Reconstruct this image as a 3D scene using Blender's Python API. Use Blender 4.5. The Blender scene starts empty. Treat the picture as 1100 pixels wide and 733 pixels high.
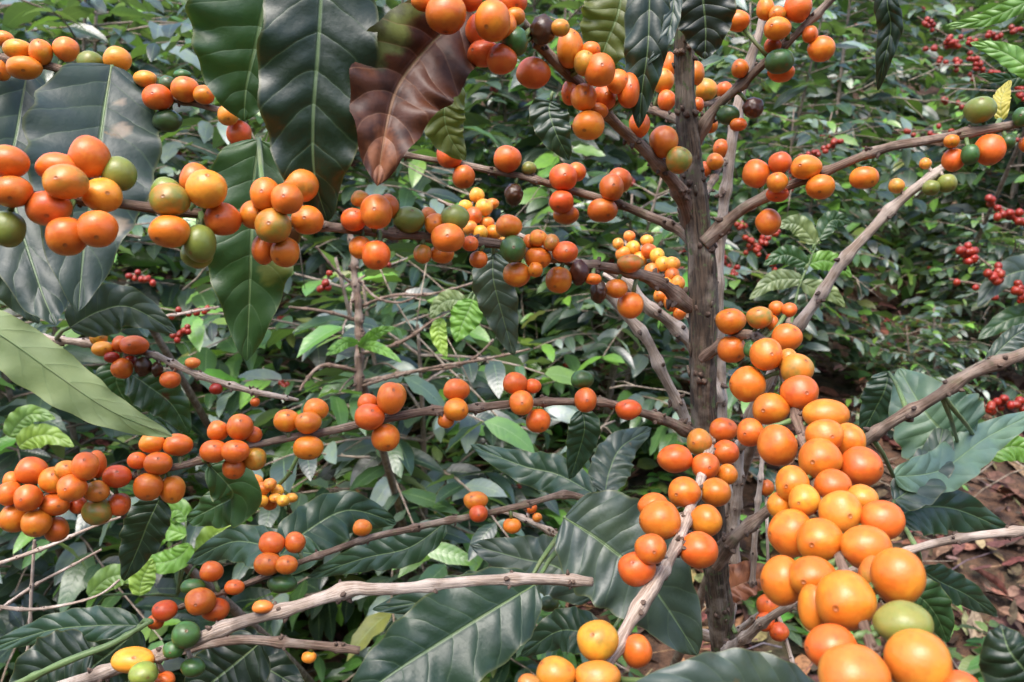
import bpy, math, random, bisect
from mathutils import Vector, Matrix, noise
R = math.radians
rnd = random.Random(7)
C = bpy.context.scene.collection
sc = bpy.context.scene

# ------------------------------------------------------------------ camera
F = 915.0                      # focal length in pixels of the 1100 px wide frame
CAM = Vector((0, 0, 1.35)); PITCH = -14
cam = bpy.data.cameras.new('camera'); camo = bpy.data.objects.new('camera', cam); C.objects.link(camo)
camo.location = CAM; camo.rotation_euler = (R(90 + PITCH), 0, 0)
cam.sensor_width = 36; cam.lens = 36 * F / 1100; cam.clip_start = 0.01; cam.clip_end = 400
cam.dof.use_dof = True; cam.dof.focus_distance = 0.45; cam.dof.aperture_fstop = 22
sc.camera = camo
FW = Vector((0, math.cos(R(PITCH)), math.sin(R(PITCH)))); RT = Vector((1, 0, 0)); UP = RT.cross(FW)
VIEWROT = Matrix((RT, UP, -FW)).transposed()
def at(px, py, d): return CAM + FW * d + RT * ((px - 550) / F * d) + UP * ((366.5 - py) / F * d)

def ground_z(x, y):
    s = max(0.0, y - 1.5)
    z = 0.24 * s + 0.05 * math.sin(x * 1.3 + 1) * min(1, s)
    z += 0.04 * noise.noise(Vector((x * 1.1, y * 1.1, 0)))
    if y < -1.2: z += 1.0 * (-1.2 - y) ** .9 * (1 + .15 * noise.noise(Vector((x * .8, y * .8, 3))))      # unseen bank added behind the camera to block low sky light
    if x < 0: z += 0.10 * min(4, -x) * min(1, s)
    return z

# ------------------------------------------------------------------ materials
def newmat(name):
    m = bpy.data.materials.new(name); m.use_nodes = True
    nt = m.node_tree; nt.nodes.clear(); return m, nt
class G:
    def __init__(s, nt): s.nt = nt
    def n(s, t, **k):
        o = s.nt.nodes.new(t)
        for a, v in k.items(): setattr(o, a, v)
        return o
    def L(s, a, b): s.nt.links.new(a, b)
    def m(s, op, a, b=None, c=None, clamp=False):
        o = s.n('ShaderNodeMath', operation=op); o.use_clamp = clamp
        for i, v in enumerate((a, b, c)):
            if v is None: continue
            if isinstance(v, (int, float)): o.inputs[i].default_value = v
            else: s.L(v, o.inputs[i])
        return o.outputs[0]
    def mix(s, f, a, b, blend='MIX'):
        o = s.n('ShaderNodeMix', data_type='RGBA', blend_type=blend)
        for sock, v in ((o.inputs['Factor'], f), (o.inputs[6], a), (o.inputs[7], b)):
            if isinstance(v, (int, float)): sock.default_value = v
            elif isinstance(v, tuple): sock.default_value = v if len(v) == 4 else v + (1,)
            else: s.L(v, sock)
        return o.outputs[2]
    def noise(s, vec, scale, detail=3, rough=.55):
        o = s.n('ShaderNodeTexNoise'); o.inputs['Scale'].default_value = scale
        o.inputs['Detail'].default_value = detail; o.inputs['Roughness'].default_value = rough
        s.L(vec, o.inputs['Vector']); return o.outputs['Fac']
    def step(s, v, a, b):
        o = s.n('ShaderNodeMapRange', interpolation_type='SMOOTHSTEP'); s.L(v, o.inputs[0])
        o.inputs[1].default_value = a; o.inputs[2].default_value = b; return o.outputs[0]

def leaf_material(name, nv=9, dead=False, rough=.36, trans=.22, spec=.85, ribs=1.0):
    m, nt = newmat(name); g = G(nt)
    uv = g.n('ShaderNodeUVMap').outputs[0]
    sep = g.n('ShaderNodeSeparateXYZ'); g.L(uv, sep.inputs[0])
    x = g.m('ABSOLUTE', g.m('SUBTRACT', g.m('MULTIPLY', sep.outputs[0], 2), 1))
    vv = sep.outputs[1]
    geo = g.n('ShaderNodeNewGeometry'); pos = geo.outputs['Position']
    wob = g.m('MULTIPLY', g.m('SUBTRACT', g.noise(pos, 45, 2), .5), .06)
    vc = g.m('MULTIPLY', g.m('ADD', g.m('SUBTRACT', vv, g.m('MULTIPLY', g.m('POWER', x, 1.25), .13)), wob), nv)
    sn = g.m('ABSOLUTE', g.m('SINE', g.m('MULTIPLY', vc, math.pi)))
    vein = g.m('SUBTRACT', 1, g.step(sn, 0.02, .20))
    rib = g.m('SUBTRACT', 1, g.step(x, 0.012, .05))
    tint = g.n('ShaderNodeAttribute', attribute_name='tint')
    n1 = g.noise(pos, 38, 3); n2 = g.noise(pos, 260, 3); n3 = g.noise(pos, 90, 4)
    col = g.mix(g.m('MULTIPLY', g.step(n1, .35, .7), .55), tint.outputs['Color'], g.mix(1.0, tint.outputs['Color'], (1.45, 1.4, .85), 'MULTIPLY'))
    col = g.mix(g.m('MULTIPLY', n2, .5), col, g.mix(1.0, col, (.6, .62, .6), 'MULTIPLY'))
    if dead:
        col = g.mix(g.step(n3, .42, .66), col, g.mix(1.0, col, (.42, .36, .34), 'MULTIPLY'))
        col = g.mix(g.m('MULTIPLY', rib, .5), col, (.32, .18, .09))
        col = g.mix(g.m('MULTIPLY', vein, .2), col, (.30, .16, .09))
    else:
        under = g.mix(.55, col, (.20, .27, .12))
        col = g.mix(geo.outputs['Backfacing'], col, under)
        col = g.mix(g.m('MULTIPLY', vein, .13 * ribs), col, (.17, .25, .12))
        col = g.mix(g.m('MULTIPLY', rib, .45), col, (.27, .38, .17))
        sp = g.m('MULTIPLY', g.step(n3, .715, .77), .7)      # small blemishes
        col = g.mix(sp, col, (.16, .10, .035))
        edge = g.m('MULTIPLY', g.step(x, .93, 1.0), .28)
        col = g.mix(edge, col, (.22, .22, .06))
    b = g.n('ShaderNodeBsdfPrincipled')
    g.L(col, b.inputs['Base Color'])
    rr = g.m('ADD', g.m('MULTIPLY', n3, .26), rough - .16)
    rr = g.m('ADD', rr, g.m('MULTIPLY', geo.outputs['Backfacing'], .22))
    g.L(rr, b.inputs['Roughness']); b.inputs['Specular IOR Level'].default_value = spec
    env = g.m('SUBTRACT', 1, g.m('MULTIPLY', x, .55))
    h = g.m('ADD', g.m('MULTIPLY', g.m('POWER', sn, .7), env), g.m('ADD', g.m('MULTIPLY', n2, .25), g.m('MULTIPLY', n3, .9)))
    h = g.m('SUBTRACT', h, g.m('MULTIPLY', rib, .8))
    bp = g.n('ShaderNodeBump'); bp.inputs['Strength'].default_value = .45 * ribs; bp.inputs['Distance'].default_value = .0014
    g.L(h, bp.inputs['Height']); g.L(bp.outputs[0], b.inputs['Normal'])
    tr = g.n('ShaderNodeBsdfTranslucent'); g.L(g.mix(1.0, col, (1.6, 1.9, .7) if not dead else (1.5, .9, .5), 'MULTIPLY'), tr.inputs['Color'])
    mx = g.n('ShaderNodeMixShader'); mx.inputs[0].default_value = trans
    g.L(b.outputs[0], mx.inputs[1]); g.L(tr.outputs[0], mx.inputs[2])
    o = g.n('ShaderNodeOutputMaterial'); g.L(mx.outputs[0], o.inputs['Surface'])
    return m

def bark_material(name, c1, c2, c3, moss=.0, rough=.8, bump=.7, sx=620, sy=45, lo=.38, hi=.60):
    m, nt = newmat(name); g = G(nt)
    uv = g.n('ShaderNodeUVMap').outputs[0]           # x: metres round, y: metres along
    mp = g.n('ShaderNodeMapping'); mp.inputs['Scale'].default_value = (sx, sy, 1); g.L(uv, mp.inputs[0])
    fib = g.noise(mp.outputs[0], 1, 4, .6)
    mp2 = g.n('ShaderNodeMapping'); mp2.inputs['Scale'].default_value = (sx * 3, sy * 2.2, 1); g.L(uv, mp2.inputs[0])
    fine = g.noise(mp2.outputs[0], 1, 3, .6)
    pos = g.n('ShaderNodeNewGeometry').outputs['Position']
    blot = g.noise(pos, 60, 4); blot2 = g.noise(pos, 170, 3)
    col = g.mix(g.step(fib, lo, hi), c1, c2)
    col = g.mix(g.m('MULTIPLY', g.step(blot, .46, .62), .85), col, c3)
    col = g.mix(g.m('MULTIPLY', g.step(g.noise(pos, 33, 4), .52, .66), .6), col, tuple(v * .45 for v in c1))
    col = g.mix(g.m('MULTIPLY', g.step(fine, .5, .3), .6), col, tuple(v * .35 for v in c1))
    if moss: col = g.mix(g.m('MULTIPLY', g.step(blot2, .56, .68), moss), col, (.11, .15, .055))
    b = g.n('ShaderNodeBsdfPrincipled'); g.L(col, b.inputs['Base Color']); b.inputs['Roughness'].default_value = rough
    bp = g.n('ShaderNodeBump'); bp.inputs['Strength'].default_value = bump; bp.inputs['Distance'].default_value = .0022
    g.L(g.m('ADD', fib, g.m('MULTIPLY', fine, .5)), bp.inputs['Height']); g.L(bp.outputs[0], b.inputs['Normal'])
    o = g.n('ShaderNodeOutputMaterial'); g.L(b.outputs[0], o.inputs['Surface'])
    return m

def berry_material(name, obj_colour=True, base=(.28, .022, .007)):
    m, nt = newmat(name); g = G(nt)
    info = g.n('ShaderNodeObjectInfo'); tc = g.n('ShaderNodeTexCoord')
    off = g.n('ShaderNodeVectorMath', operation='ADD'); g.L(tc.outputs['Object'], off.inputs[0])
    cmb = g.n('ShaderNodeCombineXYZ')
    for i in range(3): g.L(g.m('MULTIPLY', info.outputs['Random'], 37.0 + 19 * i), cmb.inputs[i])
    g.L(cmb.outputs[0], off.inputs[1]); P = off.outputs[0]
    nav = g.n('ShaderNodeAttribute', attribute_name='nav').outputs['Fac']
    if obj_colour:
        n1 = g.noise(P, .9, 2); n2 = g.noise(P, 5, 4); n3 = g.noise(P, 16, 3); n4 = g.noise(P, 1.3, 2)
        c0 = info.outputs['Color']
        warm = g.mix(1.0, c0, (1.1, 1.5, 1.4), 'MULTIPLY'); red = g.mix(1.0, c0, (.86, .62, .6), 'MULTIPLY')
        col = g.mix(g.m('MULTIPLY', g.step(n1, .46, .68), .8), c0, warm)
        col = g.mix(g.m('MULTIPLY', g.step(n4, .52, .72), .65), col, red)
        gr = g.m('SUBTRACT', 1, info.outputs['Alpha'])
        gm = g.step(g.m('ADD', g.m('ADD', g.m('MULTIPLY', n4, .6), g.m('MULTIPLY', n1, .5)), gr), .66, 1.22)
        gm = g.m('MULTIPLY', gm, g.step(gr, .02, .2))
        col = g.mix(gm, col, (.17, .20, .035))
        col = g.mix(g.m('MULTIPLY', g.step(n2, .5, .75), .28), col, g.mix(1.0, col, (.68, .55, .5), 'MULTIPLY'))
        col = g.mix(g.m('MULTIPLY', g.step(n3, .66, .76), .55), col, (.16, .05, .015))
        gl = g.n('ShaderNodeMath')
    else:
        n2 = g.noise(P, 60, 3); n3 = n2
        col = g.mix(n2, base, tuple(v * .45 for v in base))
    scar = g.step(nav, .989, .996); ring = g.m('MULTIPLY', g.step(nav, .95, .992), .3)
    col = g.mix(ring, col, g.mix(1.0, col, (.7, .5, .4), 'MULTIPLY'))
    col = g.mix(g.m('MULTIPLY', scar, .6), col, (.16, .06, .02))
    b = g.n('ShaderNodeBsdfPrincipled'); g.L(col, b.inputs['Base Color'])
    b.inputs['Specular IOR Level'].default_value = .5
    g.L(g.m('ADD', g.m('MULTIPLY', n2, .18), .27), b.inputs['Roughness'])
    if obj_colour:
        b.inputs['Subsurface Weight'].default_value = .18; b.inputs['Subsurface Scale'].default_value = .0035
        b.inputs['Subsurface Radius'].default_value = (1, .45, .15)
        bp = g.n('ShaderNodeBump'); bp.inputs['Strength'].default_value = .05; bp.inputs['Distance'].default_value = .015
        g.L(g.m('ADD', n2, g.m('MULTIPLY', n3, .25)), bp.inputs['Height']); g.L(bp.outputs[0], b.inputs['Normal'])
    o = g.n('ShaderNodeOutputMaterial'); g.L(b.outputs[0], o.inputs['Surface'])
    return m

def simple_tint_material(name, rough=.85, trans=.0):
    m, nt = newmat(name); g = G(nt)
    tint = g.n('ShaderNodeAttribute', attribute_name='tint'); pos = g.n('ShaderNodeNewGeometry').outputs['Position']
    n = g.noise(pos, 70, 4)
    col = g.mix(g.step(n, .4, .65), tint.outputs['Color'], g.mix(1.0, tint.outputs['Color'], (.45, .42, .4), 'MULTIPLY'))
    b = g.n('ShaderNodeBsdfPrincipled'); g.L(col, b.inputs['Base Color']); b.inputs['Roughness'].default_value = rough
    bp = g.n('ShaderNodeBump'); bp.inputs['Strength'].default_value = .6; bp.inputs['Distance'].default_value = .004
    g.L(n, bp.inputs['Height']); g.L(bp.outputs[0], b.inputs['Normal'])
    o = g.n('ShaderNodeOutputMaterial'); g.L(b.outputs[0], o.inputs['Surface'])
    return m

def ground_material():
    m, nt = newmat('soil'); g = G(nt)
    pos = g.n('ShaderNodeNewGeometry').outputs['Position']
    a = g.noise(pos, 2.2, 5); b_ = g.noise(pos, 28, 5, .65); c_ = g.noise(pos, 90, 4)
    col = g.mix(g.step(b_, .35, .65), (.045, .024, .015), (.13, .066, .036))
    col = g.mix(g.m('MULTIPLY', g.step(a, .5, .62), .5), col, (.035, .05, .02))
    yy = g.n('ShaderNodeSeparateXYZ'); g.L(pos, yy.inputs[0])
    col = g.mix(g.m('MULTIPLY', g.step(yy.outputs[1], -.9, -1.5), .9), col, (.022, .034, .018))      # added unseen bank, dark green so leaves don't reflect brown soil
    b = g.n('ShaderNodeBsdfPrincipled'); g.L(col, b.inputs['Base Color']); b.inputs['Roughness'].default_value = .95
    bp = g.n('ShaderNodeBump'); bp.inputs['Strength'].default_value = .8; bp.inputs['Distance'].default_value = .03
    g.L(g.m('ADD', b_, g.m('MULTIPLY', c_, .4)), bp.inputs['Height']); g.L(bp.outputs[0], b.inputs['Normal'])
    o = g.n('ShaderNodeOutputMaterial'); g.L(b.outputs[0], o.inputs['Surface']); return m

M_LEAF = leaf_material('coffee_leaf', rough=.46, spec=.7); M_MATTE = leaf_material('matte_leaf', rough=.5, spec=.6, trans=.25)
M_CROWN = leaf_material('crown_leaf', rough=.36, spec=1.0, ribs=.45)
M_DEAD = leaf_material('dead_leaf', dead=True, rough=.55, trans=.12, spec=.45)
M_BARK = bark_material('bark_brown', (.13, .078, .050), (.25, .165, .115), (.34, .26, .20), moss=.25)
M_TRUNK = bark_material('bark_trunk', (.040, .027, .018), (.145, .098, .062), (.29, .235, .18), moss=.95, bump=1.0, sx=420, sy=48, lo=.36, hi=.62)
M_PALE = bark_material('bark_pale', (.30, .215, .155), (.52, .41, .325), (.60, .50, .42))
M_GREEN = bark_material('green_shoot', (.10, .16, .05), (.14, .21, .07), (.17, .19, .08), rough=.5, bump=.2)
M_BERRY = berry_material('berry_skin'); M_RED = berry_material('red_berry_skin', False)
M_LITTER = simple_tint_material('dry_litter'); M_SOIL = ground_material()

# ------------------------------------------------------------------ mesh collector
class MB:
    def __init__(s): s.v = []; s.f = []; s.uv = []; s.mi = []; s.t = []
    def build(s, name, mats, parent=None, origin=None, attr=None):
        o = Vector(origin) if origin is not None else Vector((0, 0, 0))
        me = bpy.data.meshes.new(name)
        me.from_pydata([tuple(Vector(p) - o) for p in s.v], [], s.f)
        if not isinstance(mats, (list, tuple)): mats = [mats]
        for m in mats: me.materials.append(m)
        uvl = me.uv_layers.new(name='UVMap')
        for poly in me.polygons:
            poly.use_smooth = True
            if s.mi: poly.material_index = s.mi[poly.index]
        if s.uv:
            k = 0
            for fu in s.uv:
                for u in fu: uvl.data[k].uv = u; k += 1
        if s.t:
            a = me.attributes.new('tint', 'FLOAT_COLOR', 'POINT')
            for i, c in enumerate(s.t): a.data[i].color = (c[0], c[1], c[2], 1)
        ob = bpy.data.objects.new(name, me); C.objects.link(ob)
        if parent is not None:
            ob.parent = parent; ob.location = o - ORG[parent.name]
        else: ob.location = o
        ORG[ob.name] = o
        return ob
ORG = {}

def crom(pts, n):
    """Catmull-Rom through tuples/Vectors of any length, n samples per span."""
    out = []; P = [tuple(p) for p in pts]; P = [P[0]] + P + [P[-1]]
    for i in range(1, len(P) - 2):
        for k in range(n):
            t = k / n
            out.append(tuple(.5 * ((2 * b) + (c - a) * t + (2 * a - 5 * b + 4 * c - d) * t * t + (-a + 3 * b - 3 * c + d) * t ** 3)
                             for a, b, c, d in zip(P[i - 1], P[i], P[i + 1], P[i + 2])))
    out.append(P[-2]); return out

def tube(mb, pts, radii, seg=10, mi=0, cap=True, bumpy=0.0, ridge=0.0):
    """pts: Vectors; adds a tube with UV in metres"""
    n = len(pts); base = len(mb.v); L = 0; up = Vector((.3, .2, 1)); vs = []
    for i in range(n):
        t = (pts[min(i + 1, n - 1)] - pts[max(i - 1, 0)])
        if t.length < 1e-9: t = Vector((0, 0, 1))
        t.normalize(); a = up - t * up.dot(t)
        if a.length < 1e-4: a = Vector((1, 0, 0)) - t * t.x
        a.normalize(); up = a; b = t.cross(a)
        if i: L += (pts[i] - pts[i - 1]).length
        vs.append(L)
        for k in range(seg):
            th = 2 * math.pi * k / seg
            r = radii[i]
            if bumpy: r *= 1 + bumpy * noise.noise(Vector((math.cos(th) * 1.6, math.sin(th) * 1.6, L * 60 + base))) + bumpy * .6 * noise.noise(Vector((math.cos(th) * 4, math.sin(th) * 4, L * 18)))
            if ridge: r *= 1 + ridge * (noise.noise(Vector((math.cos(th + L * 3) * 3.2, math.sin(th + L * 3) * 3.2, L * 9))) + .7 * noise.noise(Vector((math.cos(th) * 7, math.sin(th) * 7, L * 22))))
            mb.v.append(pts[i] + a * (math.cos(th) * r) + b * (math.sin(th) * r))
            if mb.t or getattr(mb, 'tinted', False): mb.t.append(mb.cur)
    circ = 2 * math.pi * max(radii)
    for i in range(n - 1):
        for k in range(seg):
            k2 = (k + 1) % seg
            mb.f.append((base + i * seg + k, base + i * seg + k2, base + (i + 1) * seg + k2, base + (i + 1) * seg + k))
            u0 = k / seg * circ; u1 = (k + 1) / seg * circ
            mb.uv.append(((u0, vs[i]), (u1, vs[i]), (u1, vs[i + 1]), (u0, vs[i + 1])))
            mb.mi.append(mi)
    if cap:
        for i, rev in ((0, True), (n - 1, False)):
            idx = [base + i * seg + k for k in range(seg)]
            if rev: idx.reverse()
            mb.f.append(tuple(idx)); mb.uv.append(tuple((0, 0) for _ in idx)); mb.mi.append(mi)

def blob(mb, c, r, mi=0, seg=7, rings=5, stretch=(1, 1, 1), rot=None):
    base = len(mb.v)
    for j in range(rings + 1):
        ph = math.pi * j / rings
        for k in range(seg):
            th = 2 * math.pi * k / seg
            p = Vector((math.sin(ph) * math.cos(th) * stretch[0], math.sin(ph) * math.sin(th) * stretch[1], math.cos(ph) * stretch[2]))
            p *= r
            if rot is not None: p = rot @ p
            mb.v.append(c + p)
            if getattr(mb, 'tinted', False): mb.t.append(mb.cur)
    for j in range(rings):
        for k in range(seg):
            k2 = (k + 1) % seg
            mb.f.append((base + j * seg + k, base + (j + 1) * seg + k, base + (j + 1) * seg + k2, base + j * seg + k2))
            mb.uv.append(((0, 0), (.01, 0), (.01, .01), (0, .01))); mb.mi.append(mi)

def tag(o, label=None, cat=None, group=None, kind=None):
    if label: o['label'] = label
    if cat: o['category'] = cat
    if group: o['group'] = group
    if kind: o['kind'] = kind
    return o
def thing(name, label, cat, loc, group=None):
    o = bpy.data.objects.new(name, None); C.objects.link(o); o.empty_display_size = .05
    o.location = loc; ORG[o.name] = Vector(loc); return tag(o, label, cat, group)

# ------------------------------------------------------------------ leaves
def prof(t):
    t = min(max(t, 0), 1)
    return (t ** .62) * ((1 - t) ** .95) / ((.395 ** .62) * (.605 ** .95))

GREENS = {
 'dark': (.016, .036, .017), 'deep': (.011, .026, .011), 'blue': (.045, .070, .056), 'grey': (.026, .046, .040), 'mist': (.12, .20, .155), 'mid': (.030, .075, .022),
 'olive': (.105, .125, .032), 'bright': (.13, .27, .045), 'pale': (.19, .24, .105), 'black': (.010, .017, .010),
 'teal': (.024, .056, .032), 'lime': (.25, .38, .07), 'yellow': (.42, .36, .06),
 'brown': (.082, .026, .011), 'rust': (.26, .10, .05), 'tan': (.22, .17, .13)}

def leaf_surface(mb, mid, wl, wr, frame, nt_, nu, tint, fold=.25, roll=0., wave=.0, nwave=5, curl=.0, quilt=.0, nv=9, seed=0, flip=False, mi=0, sym=False):
    """mid: list of Vector along the midrib; frame(i)->(S,N) unit side and normal at i; wl/wr half widths in m"""
    base = len(mb.v); n = len(mid); r = random.Random(seed)
    ph1, ph2 = r.uniform(0, 6.28), r.uniform(0, 6.28)
    for i, c in enumerate(mid):
        t = i / (n - 1); S, N = frame(i); p = prof(t)
        for j in range(-nu, nu + 1):
            u = j / nu; a = abs(u); w = (wl if j < 0 else wr) * p
            w *= 1 + (.045 * noise.noise(Vector((t * 14 + seed, j > 0, .5))) + .02 * noise.noise(Vector((t * 45, seed, j > 0))) if nu > 4 else 0)
            w *= 1 + .035 * math.sin(nwave * 2.7 * t * 6.28 / 2 + (ph1 if j < 0 else ph2))
            ang = roll + (fold if j >= 0 else -fold)
            d = S * math.cos(ang) + N * math.sin(ang)
            pt = c + d * (u * w)
            off = -curl * a * a * w
            off += wave * (a ** 2.2) * math.sin(nwave * t * 6.283 + (ph1 if j < 0 else ph2)) * (4 * t * (1 - t)) ** .4
            if quilt:
                vc = nv * (t - .13 * a ** 1.25); off += quilt * (abs(math.sin(math.pi * vc)) ** .8) * (1 - a ** 3) * min(1, a * 5) * (4 * t * (1 - t)) ** .5
            mb.v.append(pt + N * off); mb.t.append(tint)
    m = 2 * nu + 1
    for i in range(n - 1):
        for j in range(2 * nu):
            q = [base + i * m + j, base + i * m + j + 1, base + (i + 1) * m + j + 1, base + (i + 1) * m + j]
            U = [(j / (2 * nu), i / (n - 1)), ((j + 1) / (2 * nu), i / (n - 1)), ((j + 1) / (2 * nu), (i + 1) / (n - 1)), (j / (2 * nu), (i + 1) / (n - 1))]
            if flip: q.reverse(); U.reverse()
            mb.f.append(tuple(q)); mb.uv.append(tuple(U)); mb.mi.append(mi)

def hero_leaf(parent, tint, pts, wl, wr, attach=None, mat=None, label=None, roll=0., under=False, patch=None, **k):
    """pts: (px, py, depth) along the midrib from the stalk to the tip; wl, wr: seen half widths in pixels
    (wl on the left of someone walking from base to tip as seen in the picture)"""
    P = crom([tuple(at(*p)) for p in pts], max(6, 64 // (len(pts) - 1)))
    P = [Vector(p) for p in P]; n = len(P)
    dm = sum(p[2] for p in pts) / len(pts); k.setdefault('fold', .22); k.setdefault('wave', .0034); k.setdefault('curl', .18); k.setdefault('quilt', .0006)
    wm = max(wl, wr) / F * dm; k['quilt'] = min(k['quilt'], .05 * wm); k['wave'] = min(k['wave'], .16 * wm)
    k.setdefault('seed', int(pts[0][0] * 7 + pts[0][1]) & 1023)
    fr = []
    for i in range(n):
        T = (P[min(i + 1, n - 1)] - P[max(i - 1, 0)]).normalized(); V = (P[i] - CAM).normalized()
        S = T.cross(V)
        if S.length < 1e-3: S = RT.copy()
        S.normalize(); N = T.cross(S).normalized()
        if N.dot(V) > 0: N = -N
        fr.append((S, N))
    # continuity of S
    for i in range(1, n):
        if fr[i][0].dot(fr[i - 1][0]) < 0: fr[i] = (-fr[i][0], fr[i][1])
    fo = k['fold']
    cl = max(.35, math.cos(-fo + roll)); cr = max(.35, math.cos(fo + roll))
    mb = MB()
    tc = GREENS[tint] if isinstance(tint, str) else tint
    jit = random.Random(k['seed']); f = jit.uniform(.88, 1.14); tc = tuple(c * f for c in tc)
    # facing: S x T decides the winding, make the upper face look at the camera unless 'under'
    S, N = fr[n // 2]; T = (P[n // 2 + 1] - P[n // 2]).normalized()
    flip = (S.cross(T)).dot(N) < 0
    if under: flip = not flip
    leaf_surface(mb, P, wl / F * dm / cl, wr / F * dm / cr, lambda i: fr[i], n, 9, tc, roll=roll, flip=flip, **k)
    if patch:                                 # discoloured area with a shape of its own
        for (u0, v0, ru, rv, pc) in patch:
            m_ = 19
            for i in range(n):
                for j in range(m_):
                    u = (j - 9) / 9; v = i / (n - 1)
                    q = ((u - u0) / ru) ** 2 + ((v - v0) / rv) ** 2 + .8 * noise.noise(mb.v[i * m_ + j] * 160)
                    if q < 1:
                        w = min(1, (1 - q) * 3); c = mb.t[i * m_ + j]
                        mb.t[i * m_ + j] = tuple(a * (1 - w) + b * w for a, b in zip(c, GREENS[pc]))
    mats = [mat or M_LEAF, M_GREEN]
    # midrib ridge and petiole
    mb.tinted = True; mb.cur = (.2, .28, .12)
    bw = (wl + wr) / F * dm
    s_ = -1 if not under else 1
    rib = [P[i] + fr[i][1] * (-.0003 * s_ * -1) for i in range(0, n, 3)]
    tube(mb, rib, [max(.00018, bw * .012 * (1 - .85 * i / len(rib))) for i in range(len(rib))], 6, 1 if mat is not M_DEAD else 0, cap=False)
    if attach is not None:
        q = attach if isinstance(attach, Vector) else at(*attach)
        mid = (q + P[0]) / 2 + Vector((0, 0, .002))
        tube(mb, [q, mid, P[0]], [.0016, .0013, .0011], 7, 1)
    o = mb.build('leaf', mats, parent, P[0])
    if label: o['label'] = label
    return o

# ------------------------------------------------------------------ berries
NAV = []
for a in range(0, 360, 45): NAV.append((math.cos(R(a)), math.sin(R(a)), .15))
for a in range(0, 360, 60): NAV.append((math.cos(R(a)) * .62, math.sin(R(a)) * .62, .78))
NAV.append((.05, .05, 1)); NAV.append((0, -.05, -1))
NAV = [Vector(v).normalized() for v in NAV]
def berry_mesh(nav, seed, dry=False):
    th = [0, .04, .075, .10, .13, .19, .32] + [.32 + (math.pi - .32) * (i / 17) for i in range(1, 18)]
    seg = 32; q = Vector((0, 0, 1)).rotation_difference(nav); r = random.Random(seed)
    o1 = Vector((r.uniform(0, 50), r.uniform(0, 50), 3))
    vs, fs, nv_ = [], [], []
    def rad(t, p):
        x = 1.0 + .10 * noise.noise(p * .9 + o1)
        if t < .06: x -= .02
        elif t < .09: x -= .008
        elif t < .12: x += .008
        elif t > math.pi - .35: x -= .05 * (t - math.pi + .35) / .35
        if dry: x += .13 * noise.noise(p * 2.4 + o1) - .10 * abs(noise.noise(p * 4 + o1))
        return x
    for t in th[1:-1]:
        for k in range(seg):
            a = 2 * math.pi * k / seg
            p = Vector((math.sin(t) * math.cos(a), math.sin(t) * math.sin(a), math.cos(t)))
            vs.append(q @ (p * rad(t, p))); nv_.append(math.cos(t))
    top = len(vs); vs.append(q @ Vector((0, 0, .98))); nv_.append(1)
    bot = len(vs); vs.append(q @ Vector((0, 0, -.95))); nv_.append(-1)
    nr = len(th) - 2
    for i in range(nr - 1):
        for k in range(seg):
            k2 = (k + 1) % seg; fs.append((i * seg + k, (i + 1) * seg + k, (i + 1) * seg + k2, i * seg + k2))
    for k in range(seg):
        fs.append((top, k, (k + 1) % seg)); fs.append((bot, (nr - 1) * seg + (k + 1) % seg, (nr - 1) * seg + k))
    me = bpy.data.meshes.new('coffee_berry'); me.from_pydata(vs, [], fs); me.materials.append(M_BERRY)
    for p in me.polygons: p.use_smooth = True
    a = me.attributes.new('nav', 'FLOAT', 'POINT')
    for i, v in enumerate(nv_): a.data[i].value = v
    return me
BM = [berry_mesh(n, i) for i, n in enumerate(NAV)]
BD = [berry_mesh(n, i + 50, True) for i, n in enumerate(NAV[::4])]
COL = {'o': ((.66, .150, .016), 1), 'y': ((.72, .225, .026), .82), 'r': ((.60, .112, .015), 1), 'm': ((.68, .19, .02), .60),
       'g': ((.27, .27, .05), .5), 'G': ((.045, .09, .022), .9), 'd': ((.050, .016, .005), 1), 'R': ((.27, .020, .006), 1), 'Y': ((.82, .32, .04), 1)}

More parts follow.
